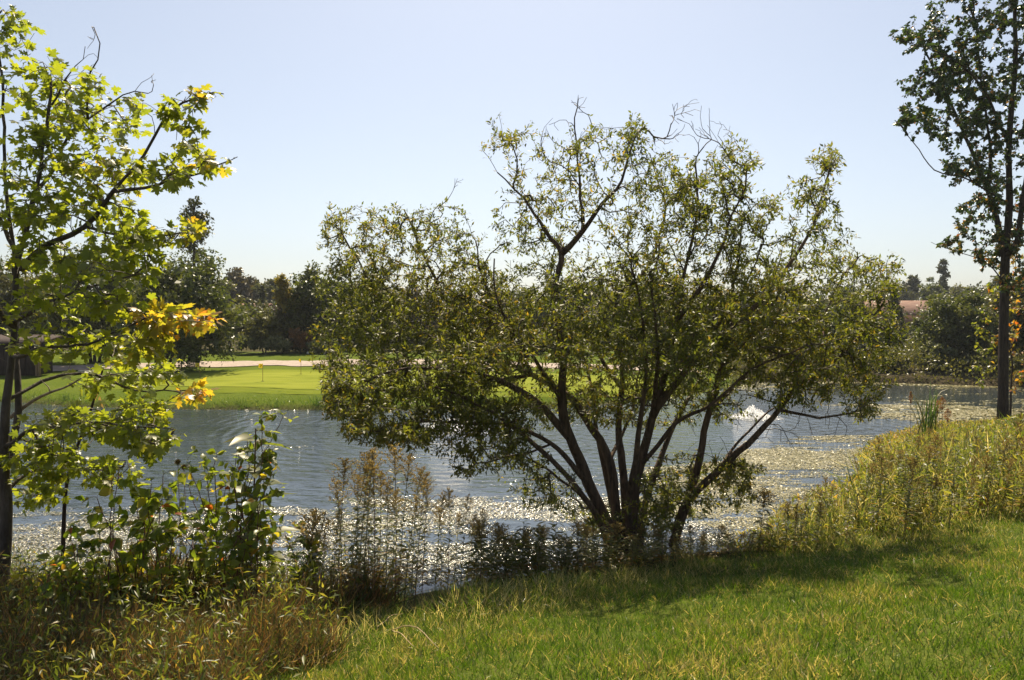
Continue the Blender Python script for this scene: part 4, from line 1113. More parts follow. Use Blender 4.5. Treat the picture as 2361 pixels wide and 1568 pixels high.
blobs = [
    (1180, 315, 75, 62, 30, .2), (1262, 405, 105, 90, 60, .1), (1390, 335, 85, 72, 48, -.2), (1478, 330, 42, 78, 34, -.2), (1390, 455, 130, 95, 95), (1225, 520, 100, 85, 95, .3),
    (1540, 430, 75, 85, 80, .3), (1620, 440, 110, 95, 125), (1700, 385, 58, 62, 45, -.4), (1722, 520, 105, 90, 130), (1590, 560, 125, 105, 130), (1905, 385, 38, 45, 34, -.9), (1865, 455, 58, 55, 34, -.9),
    (1905, 515, 50, 48, 26, -.9), (1835, 600, 95, 80, 95), (1950, 625, 75, 72, 70, .6), (2030, 655, 62, 70, 52, -.3), (775, 510, 40, 45, 20, 1), (820, 560, 80, 75, 85, 1), (905, 540, 75, 72, 95, .9), (1010, 530, 72, 66, 85, .8), (1075, 580, 55, 55, 40, .4),
    (835, 660, 105, 85, 150, .9), (985, 655, 125, 80, 150, .8), (830, 775, 110, 95, 170, .3), (980, 790, 150, 110, 230), (870, 890, 115, 65, 120, -1), (1000, 900, 120, 60, 100, -.6), (840, 960, 75, 50, 46, -1.1), (960, 1010, 75, 45, 34, -1),
    (1120, 735, 130, 110, 200), (1240, 690, 90, 110, 100, .5), (1400, 720, 130, 110, 150, .5), (1555, 740, 135, 110, 190), (1715, 740, 135, 105, 200), (1875, 760, 115, 95, 150, -.3), (2010, 770, 80, 92, 85, -.4),
    (1140, 890, 130, 75, 110, -.4), (1330, 850, 90, 80, 60, .5), (1480, 830, 90, 80, 70, .3), (1620, 850, 130, 70, 90), (1775, 845, 120, 72, 110, -.3), (1900, 860, 90, 58, 75, -.6), (2000, 880, 65, 40, 30, -.5),
    (1985, 945, 42, 26, 12, -.6), (1690, 1120, 50, 60, 34, .1), (1590, 1090, 50, 50, 20, .5), (1180, 1060, 85, 48, 34, -.3), (1120, 990, 90, 45, 28, -.8), (1500, 1130, 50, 60, 20, .5), (1490, 640, 100, 70, 60, .8), (1310, 620, 80, 70, 50, 1.0), (1100, 660, 60, 55, 40, .2), (1690, 630, 110, 70, 90),
    (1240, 800, 110, 80, 80, -1.1), (1400, 800, 110, 80, 80, -1.1), (1560, 820, 110, 75, 85, -1.2), (1350, 690, 110, 80, 80, -1.0), (1510, 660, 110, 90, 80, -1.1), (1660, 760, 110, 80, 80, -1.2), (1460, 550, 90, 70, 50, -.9), (1080, 840, 120, 70, 80, -1.2), (1780, 690, 100, 70, 70, -1.2), (760, 850, 40, 60, 26, -1), (770, 940, 30, 45, 16, -1.1), (1080, 1060, 60, 40, 18, -.8),
    (1160, 960, 110, 45, 60, -.6), (1300, 940, 70, 50, 30, .6), (1500, 930, 90, 60, 50, .5), (1640, 930, 80, 55, 40, .5), (1400, 930, 70, 60, 36, -.6), (1830, 910, 90, 35, 36, -.4), (900, 1000, 90, 40, 40, -1.1), (780, 900, 45, 60, 34, -1.1), (1020, 960, 90, 50, 50, -.9), (1590, 1160, 60, 45, 30, .3), (1500, 1190, 80, 50, 50, .3), (1535, 1150, 70, 70, 50, .5), (1260, 1130, 80, 45, 30, -.2), (1360, 1190, 60, 40, 24, .4), (1140, 1020, 80, 45, 24, -.6), (1700, 1080, 60, 50, 20, .0),
]
rg = np.random.default_rng(77)
A_, bi = blob_points([(b[0], b[1], b[2] * 1.12, b[3] * 1.12, b[4] * (1.5 if 640 < b[1] < 930 else (2.3 if b[1] >= 930 else 1.1))) + b[5:] for b in blobs], WD, 0.45, rg, 1.0)
T.reach(A_, step=0.12, wob=0.012)
n_live = len(T.paths)
# bare dead twigs over the crown
dead_blobs = [(1335, 240, 32, 28, 12, 0), (1590, 275, 55, 60, 44, -.2), (1650, 320, 45, 50, 24, -.2), (1300, 310, 60, 50, 14, 0), (1540, 310, 30, 40, 8, -.2), (1060, 425, 24, 30, 7, .2), (1790, 1000, 110, 50, 26, -.4), (1900, 1000, 60, 45, 10, -.5), (1580, 1010, 120, 60, 26, -.2), (1250, 1090, 90, 50, 22, -.2), (1720, 930, 90, 40, 14, -.6), (1480, 1060, 60, 60, 14, -.4)]
Ad, _ = blob_points(dead_blobs, WD, 0.1, rg)
T.reach(Ad, step=0.08, wob=0.005, curve=.3, ang=1.6)
T.radii(0.0030, 0.43)
for k in range(len(T.stems)):
    obj('stem' if k < len(stems) else 'branch', shift_mesh(T.stem_mesh(k, 'stem', M['bark_willow'], 18 if k < len(stems) else 8), wb), e_w)
obj('twigs', shift_mesh(T.twig_mesh('twigs', M['twig']), wb), e_w, kind='stuff')
P, A, N, K = T.leaf_frames(15, 0.5, 0.85, 0.05, skip=set(range(n_live, len(T.paths))))
P = P + rg.normal(0, .018, P.shape); S = rg.uniform(0.040, 0.072, len(P)); Rn = np.clip(rg.normal(0.45, 0.25, len(P)) + 0.12 * np.sin(P[:, 0] * 2 + P[:, 2] * 3), 0, 1)
rest = leaf_objects(e_w, LANCE, P, A, N, S, Rn, M['willow'], 300, 'leaf', wb)
stuff_leaves('foliage', e_w, SLIM, P[rest], A[rest], N[rest], S[rest], Rn[rest], M['willow'], wb, 1.25)
print('willow', len(P), T.n)

# ------------------------------------------------------------------ maple at the left edge
MD = 6.5
mb = np.array([W(2, 1310, MD)[0], MD, float(G(W(2, 1310, MD)[0], MD))])
e_m = empty('maple_tree', mb, 'young maple with yellow green lobed leaves leaning over the left bank', 'tree')
T = Tree(31)


def mp_(*pts):
    return [W(p_[0], p_[1], MD + (p_[2] if len(p_) > 2 else 0)) for p_ in pts]


b0 = mb + np.array([0, 0, -0.15])
T.stem([b0] + mp_((4, 1310), (12, 1100), (20, 930), (32, 760), (48, 600), (70, 470), (92, 340), (112, 250), (120, 170)), .06, .010, attach=False)
T.stem([b0 + np.array([-.12, .1, 0])] + mp_((-30, 1300, .1), (5, 1100, .15), (38, 950, .2), (42, 800, .3), (40, 650, .3), (20, 450, .3), (0, 250, .3), (-10, 60, .3)), .046, .010, attach=False)
msubs = [
    ([(50, 620), (110, 565, -.1), (187, 520, -.3), (262, 440, -.45), (333, 358, -.55), (388, 275, -.6), (455, 228, -.7), (505, 212, -.7)], .030, .004),
    ([(62, 520), (80, 437, .2), (133, 376, .3), (200, 277, .4), (277, 223, .45), (330, 205, .45)], .022, .004),
    ([(200, 277, .4), (205, 210, .4), (222, 130, .4), (220, 70, .4)], .010, .003),
    ([(262, 440, -.45), (366, 430, -.6), (440, 405, -.7), (500, 377, -.75), (545, 354, -.75)], .013, .003),
    ([(187, 520, -.3), (300, 545, -.5), (400, 545, -.6), (450, 540, -.6)], .012, .003),
    ([(36, 740), (110, 700, -.5), (210, 660, -.8), (330, 610, -.9)], .018, .004),
    ([(28, 830), (120, 800, -.4), (230, 780, -.6), (340, 730, -.7), (440, 725, -.7), (490, 745, -.7)], .018, .003),
    ([(20, 930), (100, 880, .3), (190, 855, .4), (280, 890, .4), (380, 905, .4), (480, 912, .4)], .018, .003),
    ([(15, 1030), (90, 990, -.4), (200, 970, -.7), (320, 980, -.8), (400, 1000, -.8)], .018, .003),
    ([(10, 1130), (80, 1090, .2), (180, 1080, .3), (280, 1080, .3)], .016, .003),
    ([(32, 760), (-60, 640, -.3), (-150, 500, -.3)], .022, .004), ([(12, 1100), (-90, 1010, -.2), (-200, 900, -.2)], .02, .004), ([(48, 600), (-40, 420, .4), (-120, 250, .4)], .02, .004),
    ([(112, 250), (170, 160, .1), (205, 110, .1)], .008, .0025),
]
for (P_, a, b) in msubs: T.stem(mp_(*P_), a, b)
mbl = [(40, 70, 60, 60, 20, .3), (70, 190, 90, 75, 46, .2), (175, 205, 80, 60, 40, .3), (150, 290, 110, 60, 60, .2), (100, 380, 130, 75, 80), (270, 270, 85, 45, 36, .4), (395, 255, 75, 38, 22, -.6), (460, 222, 45, 20, 12, -.7), (250, 390, 110, 65, 56, -.2),
       (400, 400, 85, 32, 34, -.7), (500, 372, 45, 22, 16, -.75), (420, 335, 45, 30, 14, -.6), (60, 490, 95, 75, 60), (200, 490, 120, 50, 46, -.3), (300, 545, 110, 38, 44, -.5), (415, 530, 50, 25, 14, -.6), (110, 600, 120, 55, 60, -.2), (260, 610, 120, 42, 50, -.8),
       (90, 700, 110, 55, 50, -.4), (250, 690, 120, 40, 46, -.7), (390, 735, 85, 32, 62, -.7), (465, 738, 32, 14, 14, -.7), (130, 790, 120, 40, 44, -.4), (310, 800, 90, 36, 40, -.5), (350, 860, 75, 32, 26, .2), (240, 880, 90, 30, 20, .4), (440, 910, 50, 18, 14, .4), (330, 940, 80, 30, 26, -.3),
       (180, 980, 150, 40, 72, -.5), (340, 1010, 75, 32, 36, -.8), (110, 1050, 115, 46, 60, -.2), (240, 1085, 80, 34, 32, .3), (80, 1130, 85, 38, 34, .2), (-120, 500, 110, 130, 60), (-130, 250, 110, 130, 50), (-140, 800, 110, 150, 50, .2), (-150, 1050, 100, 80, 25)]
A_, bi = blob_points([b[:4] + (b[4] * (1.4 if b[1] > 840 else 1.05),) + b[5:] for b in mbl], MD, 0.2, np.random.default_rng(5))
T.reach(A_, step=0.1, wob=0.008)
tipblob = {}
d2 = {tuple(np.round(a, 4)): int(k) for a, k in zip(A_, bi)}
for ti, ids in enumerate(T.paths): tipblob[ti] = d2.get(tuple(np.round(T.pos[ids[-1]], 4)), 0)
nl = len(T.paths)
Ad, _ = blob_points([(215, 95, 25, 40, 9, .4), (175, 190, 60, 50, 12, .3), (350, 190, 16, 30, 7, .45), (385, 560, 20, 20, 4, -.6)], MD, 0.05, rng)
T.reach(Ad, step=0.06, wob=0.004)
T.radii(0.0021, 0.45)
for k in range(len(T.stems)):
    obj('trunk' if k < 2 else 'branch', shift_mesh(T.stem_mesh(k, 'trunk', M['bark_maple'], 12 if k < 2 else 8), mb), e_m)
obj('twigs', shift_mesh(T.twig_mesh('twigs', M['twig']), mb), e_m, kind='stuff')
P, A, N, K = T.leaf_frames(3.2, 0.26, 0.9, 0.35, skip=set(range(nl, len(T.paths))))
rgm = np.random.default_rng(8)
N = norm(np.array([0, 0.0, 1.0]) + rgm.normal(0, 0.5, P.shape))
P = P + norm(A) * 0.03
S = rgm.uniform(0.04, 0.098, len(P))
orange = {20: .74, 21: .84, 26: .78, 8: .52, 7: .66, 10: .62, 15: .6, 23: .52, 11: .5}
Rn = np.array([np.clip(rgm.normal(orange.get(tipblob.get(int(k), 0), 0.34), 0.13), 0, 1) for k in K])
rest = leaf_objects(e_m, MAPLE, P, A, N, S, Rn, M['maple'], 300, 'leaf', mb)
h_ = len(rest) // 2
stuff_leaves('foliage', e_m, MAPLE, P[rest[:h_]], A[rest[:h_]], N[rest[:h_]], S[rest[:h_]], Rn[rest[:h_]], M['maple'], mb)
curl = MAPLE[0].copy(); curl[:, 2] += -.55 * (curl[:, 1] - .3) ** 2 + .5 * curl[:, 0] ** 2; curl[:, 0] *= .8
stuff_leaves('curled_foliage', e_m, (curl, MAPLE[1]), P[rest[h_:]], A[rest[h_:]], N[rest[h_:]], S[rest[h_:]], Rn[rest[h_:]], M['maple'], mb)
print('maple', len(P), T.n)
# pale dead limb and the thin leaning stem beside the maple
T2 = MB(); L = smooth_line([W(24, 962, 6.75), W(75, 925, 6.7), (W(115, 905, 6.6)), W(150, 893, 6.5), W(188, 872, 6.45)], 0.05)
T2.tube(L, np.linspace(.018, .006, len(L)), 7); L = smooth_line([W(115, 905, 6.6), W(112, 893, 6.6), W(98, 880, 6.6), W(92, 870, 6.6)], 0.04); T2.tube(L, np.linspace(.006, .002, len(L)), 5)
obj('dead_limb', shift_mesh(T2.mesh('dead_limb', M['bark_pale'], True), mb), e_m)
lb = ground_hit(150, 1330); lb[1] = 7.2
sap = np.array([W(140, 1250, 7.2)[0], 7.2, float(G(W(140, 1250, 7.2)[0], 7.2))])
e = empty('leaning_sapling', sap, 'thin bare leaning stem with shrivelled leaves in front of the pond', 'sapling')
T2 = MB(); L = smooth_line([sap + (0, 0, -.1), W(150, 1150, 7.2), W(175, 1040, 7.2), W(205, 960, 7.2), W(228, 880, 7.2), W(238, 850, 7.2)], 0.08)
T2.tube(L, np.linspace(.024, .009, len(L)), 8); obj('stem', shift_mesh(T2.mesh('stem', M['bark_dark'], True), sap), e)
for k in range(7):
    q = W(226 + rgm.normal(0, 4), 868 + k * 9, 7.2)
    V, F, r = scatter(OVATE, np.zeros((1, 3)), np.array([[rgm.normal(0, .25), rgm.normal(0, .25), -1]]), np.array([[rgm.normal(), -1, .2]]), 0.09, 1.0, 0.5)
    obj('leaf', make_mesh('leaf', V, F, r, False, M['thicket']), e, q - sap)

# ------------------------------------------------------------------ tall dark tree on the right bank
RD = 19.6
rbx = W(2311, 975, RD)[0]
rb_ = np.array([rbx, RD, float(G(rbx, RD))])
e_r = empty('alder_tree', rb_, 'tall dark leaved tree with a straight black trunk on the right bank', 'tree')
T = Tree(41)


def rp(*pts):
    return [W(p_[0], p_[1], RD + (p_[2] if len(p_) > 2 else 0)) for p_ in pts]


T.stem([rb_ + np.array([0, 0, -.3])] + rp((2312, 940), (2313, 800), (2316, 680), (2318, 590), (2327, 470), (2328, 330), (2340, 150), (2340, -60), (2350, -260)), .135, .03, step=0.25, attach=False)
for (P_, a, b) in [([(2317, 600), (2296, 500, .3), (2262, 400, .5), (2220, 300, .6), (2170, 190, .6), (2120, 90, .5)], .085, .02), ([(2318, 590), (2345, 560, -.3), (2362, 430, -.5), (2400, 250, -.6), (2430, 80, -.6)], .08, .02),
                   ([(2280, 450, .4), (2282, 340, .2), (2265, 200, .0), (2250, 60, .0)], .05, .014), ([(2327, 470), (2240, 420, -.6), (2160, 390, -.9), (2090, 310, -1)], .03, .008), ([(2318, 660), (2270, 600, -.4), (2200, 580, -.7), (2150, 560, -.8)], .018, .005),
                   ([(2328, 330), (2240, 170, -.7), (2140, 110, -1), (2060, 90, -1)], .035, .008), ([(2340, 150), (2450, 0, .8), (2540, -120, .9)], .05, .01)]:
    T.stem(rp(*P_), a, b, step=0.2)
rbl = [(2095, 90, 45, 35, 20, -.8), (2140, 60, 60, 60, 36, -.2), (2205, 120, 95, 80, 100), (2300, 50, 100, 75, 100), (2150, 190, 85, 50, 70, -.3), (2265, 210, 100, 80, 120), (2110, 265, 55, 32, 30, -1), (2195, 290, 85, 55, 70), (2300, 330, 90, 75, 90), (2085, 270, 26, 15, 7, -1), (2220, 385, 65, 45, 46, -.4), (2300, 440, 75, 70, 70), (2330, 540, 70, 50, 46),
       (2230, 500, 45, 40, 26), (2200, 560, 45, 22, 14, -.7), (2280, 590, 45, 40, 24), (2345, 640, 55, 55, 34), (2330, -60, 130, 90, 80), (2200, -20, 70, 45, 30), (2430, 130, 90, 120, 70), (2440, 330, 90, 100, 60), (2420, 500, 80, 80, 40), (2360, 190, 70, 90, 60), (2480, -60, 100, 90, 40), (2320, -220, 110, 80, 40)]
A_, bi = blob_points(rbl, RD, 0.4, np.random.default_rng(9))
T.reach(A_, step=0.22, wob=0.02)
T.radii(0.006, 0.42)
for k in range(len(T.stems)): obj('trunk' if k == 0 else 'branch', shift_mesh(T.stem_mesh(k, 'trunk', M['bark_dark'], 16 if k == 0 else 10), rb_), e_r)
obj('twigs', shift_mesh(T.twig_mesh('twigs', M['bark_dark']), rb_), e_r, kind='stuff')
P, A, N, K = T.leaf_frames(19, 0.65, 1.0, 0.45)
rgm = np.random.default_rng(10)
N = norm(np.array([0, 0, .7]) + rgm.normal(0, .7, P.shape)); S = rgm.uniform(0.07, 0.125, len(P))
low = np.clip((7.5 - P[:, 2]) / 4, 0, 1)
Rn = np.where(rgm.random(len(P)) < 0.06 + 0.38 * low ** 1.6, rgm.uniform(.88, 1, len(P)), rgm.uniform(0, .82, len(P)))
rest = leaf_objects(e_r, OVATE, P, A, N, S, Rn, M['alder'], 300, 'leaf', rb_)
stuff_leaves('foliage', e_r, (SLIM[0] * np.array([2.2, 1, 1.5]), SLIM[1]), P[rest], A[rest], N[rest], S[rest], Rn[rest], M['alder'], rb_)
print('alder', len(P), T.n)
# yellow and orange sapling by that trunk
sx_ = W(2330, 930, 20.6)[0]; sp = np.array([sx_, 20.6, float(G(sx_, 20.6))])
e = empty('autumn_sapling', sp, 'sapling with yellow and orange leaves growing against the dark trunk', 'sapling')
T = Tree(43)
f20 = lambda *pts: [W(a, b, 20.6) for a, b in pts]
T.stem([sp] + f20((2332, 860), (2320, 740), (2340, 620)), .03, .008, attach=False); T.stem(f20((2330, 850), (2290, 800), (2265, 730)), .014, .005); T.stem(f20((2332, 800), (2370, 720), (2390, 640)), .014, .005)
A_, bi = blob_points([(2270, 790, 42, 62, 30), (2262, 860, 30, 40, 14), (2310, 700, 60, 60, 22), (2350, 780, 50, 60, 28), (2350, 870, 40, 40, 12), (2345, 600, 50, 60, 20), (2400, 720, 60, 120, 30)], 20.6, .25, rng)
T.reach(A_, step=.15, wob=.012); T.radii(.0035, .42)
for k in range(3): obj('trunk' if k == 0 else 'branch', shift_mesh(T.stem_mesh(k, 'trunk', M['bark_dark'], 7), sp), e)
obj('twigs', shift_mesh(T.twig_mesh('twigs', M['twig']), sp), e, kind='stuff')
P, A, N, K = T.leaf_frames(5, .35, 1, .5)
S = rgm.uniform(.08, .125, len(P)); Rn = np.clip(np.where(P[:, 0] > W(2305, 0, 20.6)[0], rgm.normal(.68, .25, len(P)), rgm.normal(.3, .2, len(P))), 0, 1)
rest = leaf_objects(e, OVATE, P, A, N, S, Rn, M['autumn'], 200, 'leaf', sp)
if len(rest): stuff_leaves('foliage', e, OVATE, P[rest], A[rest], N[rest], S[rest], Rn[rest], M['autumn'], sp)


# ------------------------------------------------------------------ dogwood shrubs at the left
def dogwood(label, D, tops, base_v, seed, nl=5, size=(0.045, 0.095), per=1.0):
    rg_ = np.random.default_rng(seed)
    bx = W(base_v, 1400, D)[0]; bs = np.array([bx, D, float(G(bx, D))])
    e = empty('dogwood_shrub', bs, label, 'shrub')
    T = Tree(seed)
    tops = list(tops) + [(a + rg_.normal(0, 26), b + abs(rg_.normal(30, 50))) for a, b in tops]
    for (a, b) in tops:
        tp = W(a, b, D + rg_.normal(0, .15)); st = bs + np.array([rg_.normal(0, .10), rg_.normal(0, .08), -.06])
        md = st * .5 + tp * .5 + rg_.normal(0, .04, 3) + np.array([-(tp[0] - st[0]) * .18, 0, .05])
        T.stem([st, md, tp], .0075, .003, step=.08, attach=False, wob=.006)
    pts = []
    for ids, rs in T.stems:
        L = T.pos[ids]
        for i in range(int(len(L) * .3), len(L)):
            if rg_.random() < .85 * per:
                d = norm(rg_.normal(size=3) * np.array([1, 1, .4]) + np.array([0, 0, .3]))
                pts.append(L[i] + d * rg_.uniform(.06, .2))
        pts.append(L[-1] + np.array([0, 0, .03]))
    T.reach(pts, step=.06, wob=.004, ang=.3)
    T.radii(.0017, .4)
    for k in range(len(T.stems)): obj('stem', shift_mesh(T.stem_mesh(k, 'stem', M['red_stem'], 7), bs), e)
    obj('twigs', shift_mesh(T.twig_mesh('twigs', M['red_stem']), bs), e, kind='stuff')
    P, A, N, K = T.leaf_frames(nl + .8, .18, 1.0, .3)
    N = norm(np.array([0, -.15, .8]) + rg_.normal(0, .5, P.shape)); S = rg_.uniform(*size, len(P))
    Rn = np.clip(rg_.normal(.58, .25, len(P)), 0, .95); Rn[rg_.random(len(P)) < .03] = 1.0
    rest = leaf_objects(e, OVATE, P, A, N, S, Rn, M['dogwood'], 150, 'leaf', bs)
    if len(rest): stuff_leaves('foliage', e, OVATE, P[rest], A[rest], N[rest], S[rest], Rn[rest], M['dogwood'], bs)
    return e


dogwood('dogwood shrub whose two slender shoots stand highest against the pond', 6.5, [(602, 962), (628, 1090), (575, 1010), (540, 1050)], 545, 201, 2.6)
dogwood('bushy dogwood with broad leaves next to the brown thistle heads', 6.7, [(500, 1050), (470, 1080), (440, 1120), (520, 1120), (560, 1150)], 500, 202, 3.2)
dogwood('dogwood with large bright backlit leaves below the maple', 6.0, [(270, 1090), (310, 1130), (230, 1150), (345, 1160), (370, 1100)], 310, 203, 2.6, (.07, .12))
dogwood('low dogwood clump with red stems in the middle of the left thicket', 6.3, [(420, 1180), (390, 1160), (350, 1210), (460, 1200)], 410, 204, 3)
dogwood('short dogwood shoots beside the tall goldenrod clump', 6.9, [(690, 1215), (655, 1230), (715, 1260), (620, 1200)], 670, 205, 3)
dogwood('dense dogwood with dark drooping leaves above the straw grass', 6.1, [(560, 1180), (590, 1150), (530, 1210), (610, 1240), (575, 1270)], 560, 207, 3.2)
dogwood('leggy dogwood with reddish leaves at the foot of the maple', 5.9, [(230, 1230), (190, 1250), (270, 1260), (160, 1220)], 215, 208, 3)
dogwood('small yellowing dogwood under the maple trunk', 5.7, [(100, 1300), (60, 1330), (150, 1290), (190, 1330)], 120, 206, 2.5)


# ------------------------------------------------------------------ goldenrod and other tall weeds
def weed_variant(seed, H, plume, leafn, L=(0.06, 0.11), mat='weed', bare=0.2, w=1.0):
    rg_ = np.random.default_rng(seed)
    t = np.linspace(0, 1, 9)
    bend = rg_.normal(0, .05, 2) * H
    S_ = np.stack([bend[0] * t ** 2, bend[1] * t ** 2, H * t], -1)
    b = MB(); b.tube(np.concatenate([[[0, 0, -.05]], S_]), np.linspace(.0045, .0018, 10) * (0.6 + .5 * H), 5, cap=False)
    stem = b.mesh('stem', M['green_stem'] if seed % 3 else M['red_stem'], True)
    n = leafn
    tt = bare + (1 - bare) * (np.arange(n) + rg_.random(n)) / n * (.86 if plume else 1.0)
    P = np.stack([np.interp(tt, t, S_[:, k]) for k in range(3)], -1)
    a = np.arange(n) * 2.4 + rg_.normal(0, .4, n)
    A = norm(np.stack([np.cos(a), np.sin(a), rg_.uniform(.05, .8, n)], -1)); N = norm(np.stack([-np.cos(a) * .5, -np.sin(a) * .5, np.ones(n)], -1) + rg_.normal(0, .25, (n, 3)))
    sz = rg_.uniform(*L, n) * (1.15 - .5 * tt)
    r = np.clip(rg_.normal(.52, .2, n) + .3 * (tt < bare + .2), 0, 1)
    V, F, rr_ = scatter(lanceolate(.14, .3, .4), P, A, N, sz, r, w)
    parts = [('stem', stem, None), ('leaves', make_mesh('leaves', V, F, rr_, False, M[mat]), 'stuff')]
    if plume:
        top = S_[-1]; ph = rg_.uniform(.20, .32) * min(1, H)
        pb = MB(); Pp = []
        for q in range(16):
            u = q / 16; zz = top[2] - ph + ph * 1.05 * u; c = np.array([np.interp(zz / H, t, S_[:, 0]), np.interp(zz / H, t, S_[:, 1]), zz])
            a = q * 2.4; ln = (.12 * (1 - u) + .03) * (0.7 + .6 * rg_.random())
            tip = c + np.array([math.cos(a) * ln, math.sin(a) * ln, ln * .75]); md = (c + tip) / 2 + np.array([0, 0, .012])
            pb.tube(np.stack([c, md, tip]), [.0012, .001, .0006], 3, cap=False)
            k = 44; f = rg_.random(k)[:, None]; Pp.append(c * (1 - f) ** 2 + 2 * f * (1 - f) * md + f * f * tip + rg_.normal(0, .006, (k, 3)))
        Pp = np.concatenate(Pp); m_ = len(Pp)
        V, F, rr_ = scatter(DIAMOND, Pp, norm(rg_.normal(size=(m_, 3)) + np.array([0, 0, .6])), norm(rg_.normal(size=(m_, 3))), rg_.uniform(.009, .018, m_), rg_.random(m_))
        pb.add(V, F, rr_)
        parts.append(('plume', pb.mesh('plume', M['plume']), 'stuff'))
    return parts


def plant(name, parts, x, y, rz, sc, label, cat, group, tilt=0.0):
    e = empty(name, (x, y, float(G(x, y))), label, cat, group)
    e.rotation_euler = (tilt * math.sin(rz), tilt * math.cos(rz), rz); e.scale = (sc, sc, sc)
    for nm, me, kd in parts: obj(nm, me, e, kind=kd)
    return e


GV = [weed_variant(300 + k, 1.3, True, 66, (.075, .13), w=.9) for k in range(5)]
SV = [weed_variant(320 + k, .5, k % 3 == 0, 40, (.08, .14), bare=.08, w=1.2) for k in range(6)]
BV = [weed_variant(340 + k, .85, k % 2 == 0, 60, (.08, .13), w=1.15) for k in range(6)]
rgp = np.random.default_rng(44)
for k, (vx, vtop, D) in enumerate([(772, 1062, 6.7), (800, 1046, 6.8), (832, 1042, 6.7), (858, 1070, 6.6), (885, 1110, 6.5), (908, 1035, 6.7), (930, 1080, 6.8), (915, 1055, 6.9), (970, 1120, 6.8), (1000, 1145, 6.9), (1030, 1130, 7.0), (1060, 1150, 7.1), (815, 1100, 6.5), (845, 1120, 6.9), (945, 1150, 6.5), (1105, 1175, 7.2), (785, 1110, 6.4), (870, 1090, 6.9), (820, 1070, 7.0), (900, 1130, 6.4), (955, 1095, 7.0), (1015, 1170, 6.7), (1045, 1185, 6.9), (760, 1180, 6.6), (740, 1230, 6.7), (1075, 1190, 7.0)]):
    p = W(vx, vtop, D); g = float(G(p[0], D)); h = p[2] - g
    plant('goldenrod', GV[k % 5], p[0], D, rgp.random() * 6.28, h / 1.3, 'tall goldenrod stem with a brown seed plume in the clump left of the willow', 'goldenrod', 'tall goldenrod stems in the clump left of the willow', .05)
for k, (vx, vtop, D) in enumerate([(690, 1195, 6.8), (565, 985, 6.6), (730, 1290, 6.9), (1130, 1215, 7.6), (1165, 1230, 7.8), (1200, 1200, 8.0), (1235, 1215, 8.0), (1270, 1200, 8.1), (1300, 1235, 8.0), (1330, 1210, 8.2), (1365, 1230, 8.1), (1400, 1235, 8.0), (1420, 1210, 8.3), (1455, 1235, 8.1), (1490, 1240, 8.2), (1520, 1225, 8.4), (1555, 1240, 8.4), (1590, 1225, 8.5), (1620, 1245, 8.5), (1650, 1230, 8.7), (1690, 1250, 8.8), (1750, 1135, 9.0), (1730, 1240, 9.0), (1770, 1230, 9.2)] + [(1090 + 17 * q + (q * 29) % 13, 1205 + (q * 53) % 60, 7.5 + .033 * q + .1 * ((q * 7) % 5)) for q in range(42)] + [(1100 + 9.5 * q + (q * 31) % 17, 1215 + (q * 41) % 55, 7.9 + .018 * q + .12 * ((q * 5) % 4)) for q in range(70)]):
    p = W(vx, vtop, D); g = float(G(p[0], D)); h = max(.2, p[2] - g)
    plant('bank_weed', SV[k % 6], p[0], D, rgp.random() * 6.28, h / .5, 'narrow leaved weed stem standing in the row in front of the willow trunk', 'weed', 'weed stems along the near water edge', .08)
def top_limit(x, y):
    vx = CX + x / y * FPX
    vt = np.interp(vx, [1700, 1760, 1800, 1900, 1985, 2005, 2060, 2120, 2200, 2280, 2361, 2600], [1290, 1240, 1165, 1125, 1095, 1032, 1010, 1006, 988, 975, 958, 938])
    return CAM_Z - (vt - 742) / FPX * y


# right bank: the largest plants singly, the mass behind them as one
cnt = 0; spots = []
while cnt < 285:
    x = rgp.uniform(2.9, 12.5); y = 8.2 + 12.5 * rgp.random() ** 2.2
    s = float(pond_sd(x, y))
    lim = np.interp(x, [2.5, 4, 6, 9, 12], [.9, 1.7, 3.4, 6.5, 9])
    if .05 < s < lim and x < .82 * y + .3:
        hl = float(top_limit(x, y)) - float(G(x, y))
        if hl > .22: spots.append((x, y, hl)); cnt += 1
for k, (x, y, hl) in enumerate(sorted(spots, key=lambda q: -q[1])):
    plant('bank_goldenrod', BV[k % 6], x, y, rgp.random() * 6.28, min(rgp.uniform(.6, 1.15), hl * rgp.uniform(.5, 1.22) / .85), 'leafy green goldenrod stem in the dense stand on the right bank', 'goldenrod', 'goldenrod stand on the right bank', .1)
n = 78000
x = rgp.uniform(2.5, 16, n); y = rgp.uniform(8.5, 24, n); s = pond_sd(x, y)
lim = np.interp(x, [2.5, 4, 6, 9, 12, 16], [.9, 1.7, 3.3, 6.3, 9, 11]); ok = (s > -.02) & (s < lim) & (y < 17 + .55 * x) & (x < .98 * y + .5)
x, y, s = x[ok], y[ok], s[ok]; n = len(x)
stx = np.floor(x * 7) / 7 + .07; sty = np.floor(y * 7) / 7 + .07
hz_ = (.42 + .62 * vnoise(x * 1.3, y * 1.3, 5) + .25 * vnoise(x * 4, y * 4, 6)) * np.interp(x, [3, 5, 8], [.55, .8, 1.15]) * np.clip((lim[ok] - s) / .8, .3, 1) * np.clip(s / .4 + .35, 0, 1)
hz_ = np.clip(np.minimum(hz_, top_limit(x, y) - G(x, y)), .06, 2)
P = np.stack([x, y, G(x, y) + hz_ * rgp.random(n) ** .75], -1)
A = norm(rgp.normal(0, .8, (n, 3)) + np.array([0, 0, .35])); N = norm(rgp.normal(0, .6, (n, 3)) + np.array([0, 0, 1]))
rn = np.clip(rgp.normal(.55, .22, n) + .5 * np.clip(vnoise(x * .9 + 4, y * .9, 8) - .55, 0, 1) + .15 * (s < .8), 0, 1)
